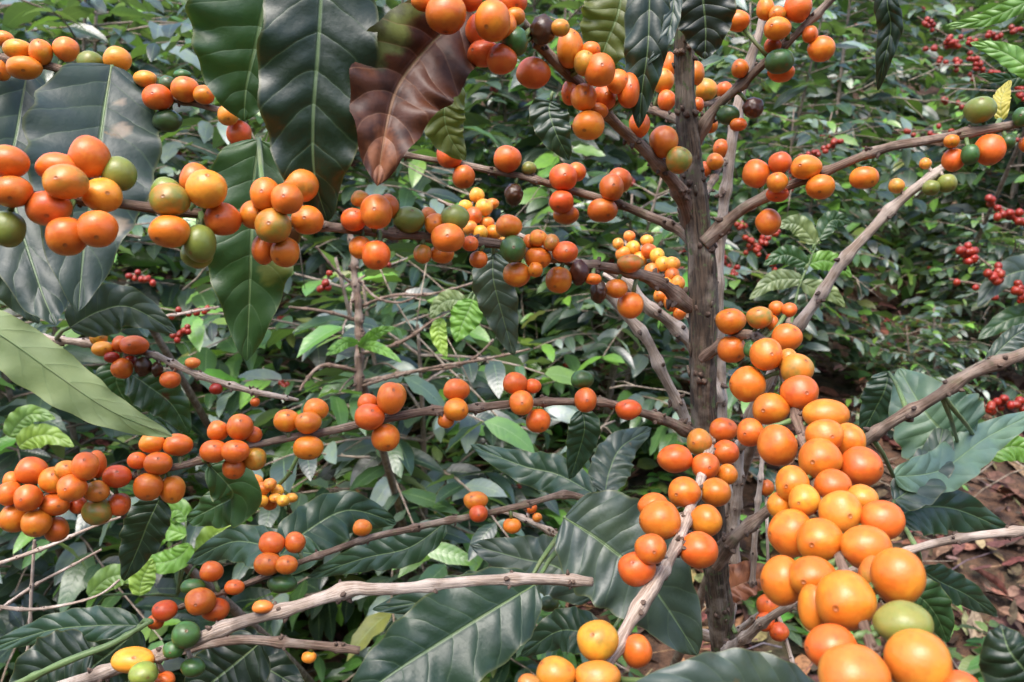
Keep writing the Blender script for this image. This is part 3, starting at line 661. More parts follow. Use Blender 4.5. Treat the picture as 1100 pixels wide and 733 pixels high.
H(brE, 'bright', [(1130, 90, .58), (1100, 70, .58), (1075, 55, .59), (1042, 46, .60)], 12, 12, attach=(1150, 110, .42))
H(brE, 'mid', [(1130, 70, .60), (1100, 82, .60), (1080, 85, .60), (1050, 80, .60)], 9, 9, attach=(1150, 110, .42))
H(brE, 'yellow', [(1076, 130, .46), (1075, 112, .46), (1078, 100, .465), (1086, 86, .47)], 9, 9, attach=(1070, 137, .43), mat=M_MATTE)

# ------------------------------------------------------------------ neighbour on the left, its trunk outside the frame
lt = at(-330, 500, .75); LB = Vector((lt.x, lt.y, ground_z(lt.x, lt.y)))
left = thing('coffee_tree', 'coffee tree whose large leaves and thick dead branch reach in at the left edge', 'coffee tree', LB)
mb = MB(); Pt = [LB, LB + Vector((.01, 0, .4)), LB + Vector((0, .01, .8)), LB + Vector((.01, 0, 1.25)), LB + Vector((.0, .0, 1.7))]
Pt = [Vector(p) for p in crom(Pt, 10)]; tube(mb, Pt, [.016 - .009 * i / len(Pt) for i in range(len(Pt))], 20, 0, bumpy=.15)
mb.build('trunk', [M_TRUNK], left, LB)
def near(z): return LB + Vector((0, 0, z))
def inv(p):
    v = p - CAM; d = v.dot(FW); return (550 + v.dot(RT) / d * F, 366.5 - v.dot(UP) / d * F, d)
def root_at(z, wpx): a, b, c = inv(near(z)); return (a, b, c, wpx)
N_pts = [root_at(.62, 14), (-120, 800, .48, 15), (40, 748, .42, 15), (130, 715, .40, 15), (210, 687, .39, 15), (260, 668, .385, 15), (310, 655, .38, 15), (375, 634, .38, 17), (400, 633, .38, 15), (460, 628, .385, 14), (540, 622, .39, 14), (600, 623, .395, 13), (642, 624, .40, 12)]
Nn = [[(143, 709, 21, 13, 'y'), (186, 698, 11, 9, 'G'), (200, 682, 14, 14, 'G'), (207, 717, 13, 10, 'G'), (177, 730, 11, 8, 'o'), (154, 724, 15, 12, 'g'), (282, 652, 11, 7, 'y')]]
brN = branch(left, N_pts, mat=M_PALE, berries=Nn, node=70, label='thick dead branch with a broken end')
O_pts = [root_at(.60, 10), (-100, 780, .50, 11), (60, 745, .44, 11), (120, 722, .43, 11), (180, 703, .42, 11), (225, 692, .42, 11), (260, 688, .42, 11), (320, 692, .42, 11), (392, 700, .425, 10)]
brO = branch(left, O_pts, mat=M_BARK, berries=[[(332, 706, 8, 6, 'y')]], node=70)
Q_pts = [root_at(1.48, 10), (-120, 60, .56, 11), (0, 64, .51, 11), (50, 70, .50, 11), (95, 84, .495, 10), (140, 96, .49, 9), (190, 107, .485, 9), (235, 118, .48, 8), (262, 125, .48, 6)]
Qq = [[(4, 42, 10, 8, 'y'), (2, 75, 9, 12, 'o'), (19, 53, 14, 10, 'y'), (26, 73, 18, 12, 'o'), (44, 56, 11, 13, 'o'), (71, 53, 13, 13, 'y'), (97, 67, 13, 12, 'g'), (126, 64, 14, 13, 'y'), (156, 85, 12, 9, 'y'), (180, 91, 9, 9, 'G'), (196, 81, 9, 6, 'G'), (169, 105, 16, 13, 'o'), (199, 96, 14, 13, 'o'),
       (219, 102, 11, 10, 'o'), (180, 130, 15, 12, 'G'), (255, 100, 9, 9, 'y'), (256, 113, 11, 13, 'o'), (245, 124, 11, 11, 'y'), (257, 144, 13, 14, 'r')]]
brQ = branch(left, Q_pts, berries=Qq, node=50)
P_pts = [root_at(1.05, 9), (-100, 350, .66, 9), (60, 365, .62, 9), (120, 372, .61, 8), (165, 382, .60, 8), (200, 398, .595, 8), (240, 412, .595, 8), (290, 424, .60, 7), (320, 430, .61, 4)]
Pp = [[(106, 363, 9, 9, 'y'), (110, 375, 11, 8, 'y'), (129, 370, 8, 9, 'o'), (144, 371, 15, 10, 'o'), (140, 389, 7, 7, 'R'), (120, 384, 8, 6, 'R'), (131, 396, 11, 11, 'o'), (154, 394, 9, 10, 'd'), (169, 397, 6, 8, 'd'), (183, 408, 11, 9, 'o'), (207, 390, 8, 6, 'y'), (232, 418, 7, 6, 'R'), (274, 432, 5, 5, 'o')]]
brP = branch(left, P_pts, mat=M_PALE, berries=Pp, node=30)
for tw in ([(-80, 625, .50, 5), (0, 605, .50, 5), (50, 588, .50, 5), (90, 570, .50, 4), (130, 556, .50, 3)], [(-60, 705, .52, 5), (0, 655, .52, 4), (40, 628, .52, 4), (110, 590, .52, 3)],
           [(-60, 640, .5, 5), (15, 654, .5, 5), (60, 652, .5, 4), (105, 640, .5, 3), (130, 622, .5, 3)], [(37, 580, .51, 4), (34, 620, .51, 4), (31, 680, .51, 4), (25, 740, .51, 4)]):
    branch(left, tw, mat=M_PALE, node=34, name='twig', seg=8)
U_pts = [(-60, 770, .44, 9), (20, 735, .44, 9), (80, 708, .44, 9), (120, 692, .445, 8), (162, 668, .45, 6)]
brU = branch(left, U_pts, mat=M_GREEN, node=80, name='shoot', spurs=False)
H(brQ, 'grey', [(120, 70, .485), (112, 120, .475), (104, 180, .462), (92, 250, .45), (84, 335, .44)], 70, 60, mat=M_MATTE, attach=(125, 92, .49), quilt=.0006, nv=9, curl=.1, patch=[(.35, .33, .2, .04, 'tan'), (.3, .2, .10, .02, 'tan'), (.6, .72, .3, .05, 'tan')], label='large greyish leaf with pinkish blotches behind the left berries')
H(brQ, 'grey', [(30, 75, .53), (20, 130, .52), (12, 200, .50), (40, 300, .48), (60, 350, .47)], 46, 48, attach=(10, 66, .51), quilt=.0010, mat=M_MATTE)
H(brP, 'blue', [(75, 352, .56), (105, 335, .565), (140, 330, .57), (190, 358, .58)], 28, 26, attach=(60, 365, .62), quilt=.001)
H(brP, 'blue', [(-40, 230, .52), (-10, 270, .52), (15, 310, .53), (42, 348, .54)], 24, 24, attach=(-60, 355, .64), quilt=.001)
H(brO, 'pale', [(-60, 330, .36), (0, 360, .36), (60, 402, .365), (120, 442, .37), (186, 469, .38)], 30, 26, attach=(-120, 330, .44), under=True, mat=M_MATTE, fold=-.45, curl=-.2, wave=.004, label='pale olive leaf showing its underside across the left edge')
H(brP, 'mid', [(138, 400, .62), (160, 415, .62), (185, 435, .63), (203, 466, .64)], 24, 22, attach=(140, 375, .61), patch=[(.1, .55, .2, .06, 'brown')])
H(brP, 'mid', [(130, 392, .64), (125, 410, .64), (135, 430, .65), (150, 445, .66)], 22, 22, attach=(130, 374, .61))
H(brU, 'teal', [(150, 672, .47), (105, 672, .47), (50, 678, .475), (-20, 700, .48)], 20, 16, attach=(162, 668, .45), wave=.006, nwave=5)
H(brU, 'dark', [(100, 702, .46), (70, 712, .46), (40, 730, .46), (10, 770, .46)], 36, 30, attach=(100, 700, .443), wave=.004)
H(brU, 'dark', [(150, 676, .50), (120, 700, .50), (90, 725, .50), (50, 770, .50)], 28, 36, attach=(150, 675, .448))
H(brO, 'deep', [(280, 690, .45), (250, 715, .45), (225, 735, .45), (190, 765, .45)], 36, 44, attach=(280, 690, .42))
H(brO, 'deep', [(225, 680, .50), (250, 700, .50), (290, 720, .5), (330, 745, .5)], 40, 30, attach=(225, 692, .42))

# ------------------------------------------------------------------ pale bare stems just behind the trunk
sb = at(790, 640, .66); SB = Vector((sb.x, sb.y, ground_z(sb.x, sb.y)))
stems = thing('coffee_shrub', 'thin pale bare stems rising crosswise close behind the brown trunk', 'shrub', SB)
def srt(): a, b, c = inv(SB + Vector((0, 0, .45))); return (a, b, c, 13)
G_pts = [srt(), (785, 640, .66, 12), (778, 500, .645, 13), (774, 400, .63, 13), (772, 310, .61, 13), (776, 240, .60, 13), (784, 180, .59, 13), (793, 120, .58, 13), (806, 70, .575, 12), (818, 30, .57, 11), (830, -30, .56, 9)]
branch(stems, G_pts, mat=M_PALE, node=60, name='stem')
mb0 = None
H_pts = [srt(), (790, 560, .64, 11), (800, 470, .60, 12), (825, 405, .56, 12), (858, 352, .53, 13), (880, 318, .52, 13), (905, 282, .51, 13), (935, 248, .505, 12), (970, 215, .50, 12), (1034, 165, .49, 9)]
brH = branch(stems, H_pts, mat=M_PALE, berries=[[(994, 176, 6, 6, 'y'), (963, 200, 8, 8, 'y'), (1000, 202, 9, 8, 'g'), (1017, 197, 10, 10, 'g')]], node=46, name='stem')
R_pts = [srt(), (775, 540, .64, 12), (745, 470, .62, 13), (718, 410, .60, 13), (694, 365, .59, 13), (670, 335, .585, 12), (648, 310, .58, 11), (620, 285, .575, 7)]
branch(stems, R_pts, mat=M_PALE, node=44, name='stem')
R2 = [(775, 430, .63, 14), (758, 388, .62, 15), (730, 355, .61, 15), (700, 330, .60, 14), (675, 305, .595, 12), (650, 290, .59, 8)]
Yb = [[(695, 259, 7, 7, 'Y'), (680, 267, 8, 8, 'Y'), (669, 273, 8, 8, 'Y'), (673, 285, 8, 8, 'Y'), (687, 279, 8, 8, 'Y'), (697, 270, 8, 8, 'o'), (706, 275, 8, 8, 'Y'), (712, 284, 8, 8, 'Y'), (700, 291, 8, 8, 'Y'), (722, 284, 8, 8, 'Y'), (722, 296, 8, 8, 'o'), (716, 306, 8, 8, 'Y'), (728, 305, 7, 9, 'Y'), (710, 318, 8, 8, 'o'), (722, 325, 9, 10, 'o'), (730, 336, 7, 8, 'o'), (664, 262, 6, 6, 'Y'), (676, 254, 6, 6, 'Y')]]
branch(stems, R2, mat=M_PALE, berries=[], node=44, name='stem')
Y_pts = [(745, 350, .62, 9), (728, 318, .63, 7), (708, 296, .64, 6), (690, 278, .645, 5), (670, 262, .65, 4)]
branch(stems, Y_pts, mat=M_PALE, berries=Yb, node=30, name='twig', label='twig with a crowd of small yellow berries')
S5 = [(700, 330, .60, 6), (640, 290, .68, 6), (580, 262, .70, 6), (540, 245, .70, 6), (505, 230, .70, 5), (470, 215, .70, 4)]
branch(stems, S5, mat=M_PALE, berries=[[(512, 210, 8, 8, 'Y'), (500, 222, 7, 7, 'Y'), (529, 219, 7, 6, 'o'), (520, 223, 9, 9, 'Y'), (509, 232, 9, 9, 'o'), (505, 245, 8, 8, 'Y'), (523, 240, 8, 7, 'Y'), (530, 250, 9, 8, 'o'), (516, 250, 8, 8, 'Y'), (492, 240, 7, 7, 'o'), (372, 222, 6, 12, 'Y') if False else (540, 262, 7, 7, 'Y')]], node=30, name='twig')
S6 = [(300, 545, .62, 6), (285, 530, .62, 5), (265, 520, .62, 4), (235, 512, .62, 4)]
branch(brB if False else tree, [(330, 469, .60, 5), (310, 510, .61, 5)] + S6[1:], mat=M_GREEN, berries=[[(235, 517, 8, 7, 'o'), (250, 529, 8, 7, 'Y'), (262, 514, 9, 7, 'Y'), (274, 517, 8, 7, 'Y'), (282, 525, 8, 7, 'o'), (298, 527, 7, 6, 'Y'), (290, 541, 8, 7, 'o'), (296, 535, 7, 5, 'Y'), (313, 535, 7, 5, 'Y'), (258, 524, 8, 7, 'Y'), (270, 530, 8, 7, 'o'), (280, 538, 8, 7, 'Y'), (244, 520, 7, 6, 'Y'), (304, 538, 7, 6, 'Y'), (290, 520, 7, 6, 'Y')]], node=30, name='twig')
# upright pale twigs seen in the right gap below the cluster
branch(stems, [(808, 640, .60, 7), (812, 560, .59, 7), (818, 500, .58, 6), (822, 440, .58, 5)], mat=M_PALE, node=30, name='twig')

# ------------------------------------------------------------------ plants a little farther back
def bush_root(px, py, d, label, cat='bush', name='coffee_bush', back=.8):
    p = at(px, py, d); yb = p.y + back; b = Vector((p.x * 1.1, yb, ground_z(p.x * 1.1, yb))); t = thing(name, label, cat, b)
    mb = MB(); top = p; Q = [b, b.lerp(top, .5) + Vector((.01, 0, 0)), top]; Q = [Vector(q) for q in crom(Q, 8)]
    tube(mb, Q, [.011 - .006 * i / len(Q) for i in range(len(Q))], 10, 0, bumpy=.15); mb.build('trunk', M_BARK, t, b)
    return t
def red_string(parent, a, b, d, n, r=4.6, w=3):
    r *= .9; n = int(n * 1.2)
    """a twig from a to b (pixels, distance d) with n small red berries crowded along it"""
    q = random.Random(int(a[0] * 3 + a[1])); L = []
    for i in range(n):
        t = (i + q.random()) / n; k = math.floor(t * 5) / 5 + .1; t = t * .4 + k * .6
        L.append((a[0] + (b[0] - a[0]) * t + q.gauss(0, r * .9), a[1] + (b[1] - a[1]) * t + q.gauss(0, r * 1.0), r * q.uniform(.85, 1.1), r * q.uniform(.85, 1.1), 'R'))
    m = ((a[0] + b[0]) / 2 + 3, (a[1] + b[1]) / 2 - 3)
    branch(parent, [(a[0], a[1], d, w), (m[0], m[1], d, w), (b[0], b[1], d, w)], mat=M_BARK, berries=[L], node=20, seg=7, name='twig')
t1 = bush_root(1160, 380, 1.5, 'red berried coffee bush reaching in at the right edge with strings of fruit', back=-.2)
red_string(t1, (1165, 370), (1030, 262), 1.5, 62, 4.9)
red_string(t1, (1120, 430), (1042, 440), 1.55, 22, 4.8)
red_string(t1, (1130, 250), (1060, 218), 1.7, 22, 4.6)
red_string(t1, (1130, 330), (1020, 300), 1.6, 6, 4.2)
H(t1, 'blue', [(1150, 300, 1.5), (1110, 290, 1.5), (1075, 300, 1.5), (1050, 330, 1.5)], 18, 16, attach=(1160, 330, 1.5))
H(t1, 'mid', [(1150, 350, 1.5), (1110, 340, 1.5), (1080, 345, 1.5), (1050, 365, 1.5)], 14, 14, attach=(1160, 370, 1.5))
t2 = bush_root(1110, 120, 2.6, 'far red berried coffee bush high at the upper right')
for a, b, n in (((1110, 110), (985, 18), 34), ((1100, 30), (990, 55), 22), ((1100, 90), (1000, 62), 20), ((1080, 120), (1010, 110), 12), ((1100, 150), (960, 140), 14)): red_string(t2, a, b, 2.6, n, 3.2, 2)
t3 = bush_root(840, 330, 2.3, 'coffee bush with dark red fruit seen just right of the brown trunk')
for a, b, n in (((840, 300), (790, 238), 22), ((838, 250), (800, 270), 12), ((850, 180), (905, 150), 16), ((845, 210), (860, 170), 10), ((790, 300), (775, 270), 8)): red_string(t3, a, b, 2.3, n, 3.4, 2)
t4 = bush_root(386, 400, 1.25, 'nearly leafless coffee bush with thin upright stem and bare twigs, left of centre')
br_ = lambda pts, **k: branch(t4, pts, mat=M_BARK, node=26, seg=8, name='twig', **k)
branch(t4, [(386, 420, 1.25, 10), (387, 370, 1.25, 10), (383, 320, 1.24, 9), (380, 275, 1.23, 8), (372, 230, 1.22, 6)], mat=M_BARK, node=22, seg=10, name='stem')
br_([(386, 345, 1.25, 4), (350, 335, 1.22, 4), (310, 330, 1.2, 3)]); br_([(385, 330, 1.25, 4), (420, 318, 1.22, 4), (470, 315, 1.2, 4), (520, 300, 1.18, 3)])
br_([(384, 310, 1.25, 4), (360, 290, 1.22, 3), (340, 265, 1.2, 3)]); br_([(387, 380, 1.25, 5), (430, 368, 1.22, 5), (465, 345, 1.2, 4), (490, 335, 1.19, 3)])
br_([(387, 400, 1.25, 5), (350, 392, 1.22, 5), (330, 408, 1.2, 4), (322, 420, 1.19, 3)]); br_([(388, 410, 1.25, 5), (440, 400, 1.22, 5), (500, 390, 1.2, 4), (530, 365, 1.18, 3)])
br_([(388, 415, 1.25, 4), (450, 398, 1.15, 4), (520, 386, 1.1, 4), (570, 375, 1.08, 3)]); br_([(384, 300, 1.25, 3), (405, 320, 1.2, 3), (430, 325, 1.2, 3), (450, 318, 1.2, 2)])
H(t4, 'bright', [(508, 322, 1.0), (503, 335, 1.0), (496, 350, 1.0), (490, 368, 1.0)], 17, 17, attach=(515, 305, 1.15), mat=M_MATTE, label='bright light green young leaf')
H(t4, 'pale', [(500, 325, 1.02), (485, 322, 1.02), (472, 328, 1.02), (462, 342, 1.02)], 11, 11, attach=(512, 310, 1.15), mat=M_MATTE)
H(t4, 'lime', [(475, 342, 1.03), (471, 355, 1.03), (474, 370, 1.03), (480, 384, 1.03)], 9, 9, attach=(490, 335, 1.19), mat=M_MATTE)
H(t4, 'bright', [(385, 372, 1.2), (400, 362, 1.15), (410, 356, 1.12), (425, 352, 1.1)], 6, 7, attach=(387, 380, 1.25)); H(t4, 'bright', [(388, 372, 1.2), (400, 372, 1.15), (415, 378, 1.12), (432, 390, 1.1)], 6, 6, attach=(387, 375, 1.25))
H(t4, 'bright', [(385, 368, 1.2), (372, 368, 1.15), (362, 375, 1.12), (350, 382, 1.1)], 6, 6, attach=(387, 370, 1.25))
red_string(t4, (345, 310), (352, 296), 1.25, 6, 4)
t5 = bush_root(150, 330, 1.4, 'coffee bush with a few red berries behind the large greyish leaves')
red_string(t5, (165, 305), (140, 295), 1.4, 8, 4.0); red_string(t5, (230, 330), (170, 345), 1.35, 8, 3.9); red_string(t5, (205, 350), (190, 362), 1.35, 7, 4)
branch(t5, [(150, 345, 1.38, 4), (190, 338, 1.3, 4), (235, 330, 1.25, 3)], mat=M_PALE, node=26, seg=8, name='twig')
# a small green shoot right of the trunk
t6 = bush_root(850, 345, .9, 'light green leafy shoot between the trunk and the bare pale stem', 'shoot', 'coffee_shoot')
branch(t6, [(850, 350, .9, 4), (858, 310, .9, 3), (872, 275, .9, 3), (880, 255, .9, 2)], mat=M_GREEN, node=60, seg=8, name='shoot_stem', spurs=False)
for q in ([(876, 262, .9), (862, 245, .9), (850, 240, .9), (835, 244, .9)], [(880, 258, .9), (890, 240, .9), (900, 236, .9), (914, 240, .9)], [(868, 284, .9), (850, 275, .9), (838, 275, .9), (820, 285, .9)], [(869, 284, .9), (885, 280, .9), (900, 285, .9), (915, 298, .9)],
          [(862, 300, .9), (840, 300, .9), (825, 305, .9), (805, 322, .9)], [(861, 304, .9), (880, 312, .9), (892, 315, .9), (908, 330, .9)]):
    H(t6, rnd.choice(['bright', 'mid', 'pale']), q, 11, 11, attach=(q[0][0] - 3, q[0][1] + 6, .9))
H(brH, 'bright', [(935, 88, .95), (948, 82, .95), (965, 84, .95), (982, 98, .95)], 9, 8, attach=(975, 212, .50)) if False else None

t7 = bush_root(190, 600, 1.0, 'small plant with bright lime leaves low on the left below the crowded berries', 'plant', 'young_coffee_plant')
for q in ([(200, 575, .95), (175, 570, .95), (155, 590, .95), (140, 612, .95)], [(200, 560, .95), (190, 548, .95), (170, 560, .95), (155, 580, .95)], [(205, 585, .95), (190, 600, .95), (165, 605, .95), (130, 600, .95)],
          [(150, 640, .9), (152, 625, .9), (158, 612, .9), (164, 600, .9)], [(95, 640, .95), (115, 622, .95), (135, 618, .95), (150, 625, .95)], [(215, 600, .98), (225, 580, .98), (240, 570, .98), (262, 575, .98)], [(20, 480, 1.), (35, 470, 1.), (55, 468, 1.), (80, 480, 1.)], [(10, 470, 1.), (20, 455, 1.), (35, 445, 1.), (60, 450, 1.)]):
    H(t7, rnd.choice(['lime', 'bright', 'bright', (.16, .27, .07)]), q, 13, 13, attach=(190, 640, 1.0) if q[0][1] > 500 else None, mat=M_MATTE)


# ------------------------------------------------------------------ ground
mb = MB(); nx, ny = 90, 90
def gx(i): u = (i / nx) * 2 - 1; return math.copysign(abs(u) ** 2.2, u) * 60
def gy(j): u = j / ny; return -6 + 80 * u ** 2.0
for j in range(ny + 1):
    for i in range(nx + 1): mb.v.append(Vector((gx(i), gy(j), ground_z(gx(i), gy(j)))))
for j in range(ny):
    for i in range(nx):
        a = j * (nx + 1) + i; mb.f.append((a, a + 1, a + nx + 2, a + nx + 1)); mb.uv.append(((0, 0),) * 4); mb.mi.append(0)
tag(mb.build('ground', M_SOIL), kind='structure')

# ------------------------------------------------------------------ generic leaves for bushes
def bush_leaf(mb, base, d, up, L, W, tint, r, nt_=7, nu=2, droop=.35, mi=0):
    d = d.normalized(); S = d.cross(up)
    if S.length < 1e-3: S = Vector((1, 0, 0))
    S.normalize(); N = S.cross(d).normalized()
    P = []; p = base.copy(); dd = d.copy()
    for i in range(nt_ + 1):
        P.append(p.copy()); dd = (dd - Vector((0, 0, droop / nt_)) ).normalized(); p = p + dd * (L / nt_)
    fr = []
    for i in range(len(P)):
        T = (P[min(i + 1, nt_)] - P[max(i - 1, 0)]).normalized(); s = T.cross(N)
        s.normalize(); fr.append((s, s.cross(T).normalized()))
    n0 = fr[0][1]
    leaf_surface(mb, P, W / 2, W / 2, lambda i: fr[i], nt_ + 1, nu, tint, fold=r.uniform(.08, .45), roll=r.uniform(-.35, .35),
                 wave=W * r.uniform(.02, .09), nwave=3, curl=r.uniform(0, .3), seed=r.randint(0, 9999), flip=False, mi=mi)

def rgreen(r):
    k = r.random()
    if k < .36: c = (.013, .032, .018)
    elif k < .56: c = (.045, .078, .055)
    elif k < .72: c = (.15, .20, .185)  # pale grey tint stands in for sky glints and haze on the foliage
    elif k < .86: c = (.045, .10, .032)
    elif k < .91: c = (.085, .19, .04)
    elif k < .975: c = GREENS['bright']
    elif k < .985: c = GREENS['olive']
    else: c = (.16, .17, .05)
    f = r.uniform(.8, 1.5); return tuple(v * f for v in c)

def red_cluster(mb, c, r, n, rb):
    for _ in range(n):
        v = Vector((r.gauss(0, 1), r.gauss(0, 1), r.gauss(0, .8))).normalized() * rb * r.uniform(1.0, 1.9)
        blob(mb, c + v, rb * r.uniform(.85, 1.1), seg=9, rings=6)

def make_bush(seed, height, spread, nstem, leafL, dens=1.0, reds=8, nt_=6, nu=2):
    r = random.Random(seed); root = thing('coffee_bush', None, 'bush', Vector((0, 0, 0)))
    tk = MB(); cr = MB(); clusters = []
    for s in range(nstem):
        lean = Vector((r.uniform(-.22, .22), r.uniform(-.22, .22), 1)) if nstem > 1 else Vector((r.uniform(-.06, .06), r.uniform(-.06, .06), 1))
        h = height * r.uniform(.8, 1.0); p0 = Vector((r.uniform(-.04, .04), r.uniform(-.04, .04), -.05))
        st = [p0 + lean * (h * t) + Vector((.03 * math.sin(3 * t + s), .03 * math.cos(2.6 * t + s), 0)) for t in [i / 16 for i in range(17)]]
        tube(tk, st, [.015 * (1 - .75 * i / 16) for i in range(17)], 9, 0, bumpy=.12)
        nodes = int(h / .085 * dens); a0 = r.uniform(0, 3.14)
        for k in range(nodes):
            t = .12 + .88 * k / nodes; i = min(15, int(t * 16)); c = st[i].lerp(st[i + 1], t * 16 - i)
            for side in (0, 1):
                a = a0 + k * 1.57 + side * math.pi + r.uniform(-.35, .35)
                ln_ = spread * (1.15 - .75 * t) * r.uniform(.6, 1.1); dirv = Vector((math.cos(a), math.sin(a), r.uniform(.15, .5)))
                dirv.normalize(); pts = []; p = c.copy(); dd = dirv.copy(); ns = max(4, int(ln_ / .055))
                for q in range(ns + 1):
                    pts.append(p.copy()); dd = (dd + Vector((r.uniform(-.08, .08), r.uniform(-.08, .08), -.05 - .04 * q / ns))).normalized(); p = p + dd * (ln_ / ns)
                tube(tk, pts, [.0036 * (1 - .7 * q / ns) + .0006 for q in range(ns + 1)], 5, 0, cap=False)
                for q in range(1, ns + 1):
                    f = q / ns
                    if f < .25 and r.random() < .6: continue
                    T = (pts[q] - pts[q - 1]).normalized(); sd_ = T.cross(Vector((0, 0, 1))).normalized()
                    if reds and r.random() < .10 and f < .85 and len(clusters) < reds * 3: clusters.append(pts[q].copy())
                    for sg in (-1, 1):
                        if r.random() < .16: continue
                        L = leafL * r.uniform(.42, 1.15) * (1 - .25 * f); W = L * r.uniform(.36, .46)
                        dl = (sd_ * sg * r.uniform(.7, 1.1) + T * r.uniform(.3, .8) + Vector((0, 0, r.uniform(-.25, .3))))
                        up = Vector((r.uniform(-.8, .8), r.uniform(-.8, .8), 1))
                        c_ = rgreen(r)
                        if f > .9 and r.random() < .35: c_ = tuple(v * r.uniform(.8, 1.2) for v in GREENS['bright'])
                        bush_leaf(cr, pts[q], dl, up, L, W, c_, r, nt_, nu, droop=r.uniform(.2, 1.0))
    tk.build('trunk', M_BUSHBARK, root, Vector((0, 0, 0)))
    cr.build('crown', M_CROWN, root, Vector((0, 0, 0)))
    r.shuffle(clusters)
    for c in clusters[:reds]:
        mb = MB(); red_cluster(mb, c, r, r.randint(5, 11), .0072)
        mb.build('berry_cluster', M_RED, root, c)
    return root
M_BUSHBARK = bark_material('bush_bark', (.20, .14, .10), (.32, .24, .18), (.38, .31, .25))

protos = [make_bush(11, 1.7, .78, 2, .175), make_bush(12, 1.5, .82, 3, .165), make_bush(13, 1.9, .76, 3, .18, reds=14), make_bush(14, 1.3, .75, 3, .16, reds=16)]
used = [False] * len(protos)
def place(k, x, y, rz, s, label, group):
    p = protos[k]
    if not used[k]: used[k] = True; o = p
    else:
        o = p.copy(); C.objects.link(o)
        for ch in p.children:
            c = ch.copy(); C.objects.link(c); c.parent = o
    o.location = (x, y, ground_z(x, y)); o.rotation_euler = (0, 0, rz); o.scale = (s, s, s)
    tag(o, label, 'bush', group); return o
#  proto, x, y, turn, scale, label
BUSH = [
 (3, 1.42, 2.75, 5.0, .40, 'small low coffee bush at the lower right edge above the fallen leaves'),
 (1, 1.75, 3.15, 1.0, .5, 'low coffee bush at the right edge behind the strings of red fruit'),
 (2, .98, 3.0, 3.6, .58, 'coffee bush between the pale bare stem and the lower right branch'),
 (1, -.95, 1.75, .3, .80, 'leafy coffee bush low on the left behind the pale leaf and crowded berries'),
 (3, -.25, 1.85, 1.1, .85, 'leafy coffee bush low in the middle behind the long bare branches'),
 (0, -.55, 2.6, 2.0, .95, 'coffee bush in the middle left seen between the two long berry branches'),
 (3, .30, 2.5, 2.9, .80, 'coffee bush just left of the trunk behind the broad bluish leaf'),
 (2, .05, 3.3, .8, .9, 'coffee bush behind the quilted hanging leaf left of the trunk'),
 (1, -1.5, 2.7, 1.9, 1.0, 'coffee bush at the left edge behind the large greyish leaves'),
 (0, .95, 3.5, .4, .80, 'coffee bush right of the trunk behind the largest berries'),
 (2, 2.15, 3.7, 2.2, .88, 'coffee bush with many red berries at the right edge'),
 (1, .60, 4.4, 1.0, 1.0, 'coffee bush uphill directly behind the brown trunk'),
 (2, -1.0, 3.9, 4.0, 1.0, 'coffee bush uphill between the left leaves and the hanging dark leaf'),
 (0, 1.7, 4.6, 3.0, 1.0, 'coffee bush uphill at the right behind the pale bare stem'),
 (3, -2.1, 4.0, 2.0, 1.2, 'coffee bush uphill at the far left edge'),
 (1, -.2, 5.2, 2.4, 1.1, None), (2, 2.7, 4.3, .1, 1.0, None), (0, -1.6, 5.4, 1.3, 1.1, None), (3, 1.1, 5.7, .2, 1.2, None), (1, 2.4, 5.9, 3.4, 1.15, None),
 (2, .3, 6.6, 2.5, 1.2, None), (0, -1.0, 6.9, 4.4, 1.2, None), (2, -2.8, 5.9, 1.4, 1.2, None), (1, 3.6, 5.6, .8, 1.1, None), (0, 3.2, 7.3, 2.1, 1.2, None), (3, 1.7, 7.4, 1.1, 1.3, None),
 (1, -2.4, 7.6, .5, 1.2, None), (2, -.3, 8.4, 3.3, 1.3, None), (0, 1.2, 9.0, .4, 1.3, None), (1, 2.8, 9.2, 4.1, 1.3, None), (2, -1.7, 9.3, 2.6, 1.3, None), (0, -3.6, 8.0, 5.2, 1.3, None), (2, 4.5, 7.8, .3, 1.3, None),
 (1, 4.6, 9.8, 1.6, 1.4, None), (0, 0.2, 11.0, 1.7, 1.5, None), (2, 2.3, 11.5, 2.9, 1.5, None), (1, -2.2, 11.5, 5.0, 1.5, None), (0, -4.3, 10.5, 3.8, 1.5, None), (2, 4.6, 12.0, .9, 1.6, None),
]
for (k, x, y, rz, s, lab) in BUSH:
    place(k, x, y, rz, s, lab or 'distant coffee bush in the dense green mass covering the slope above', 'coffee bushes on the slope')

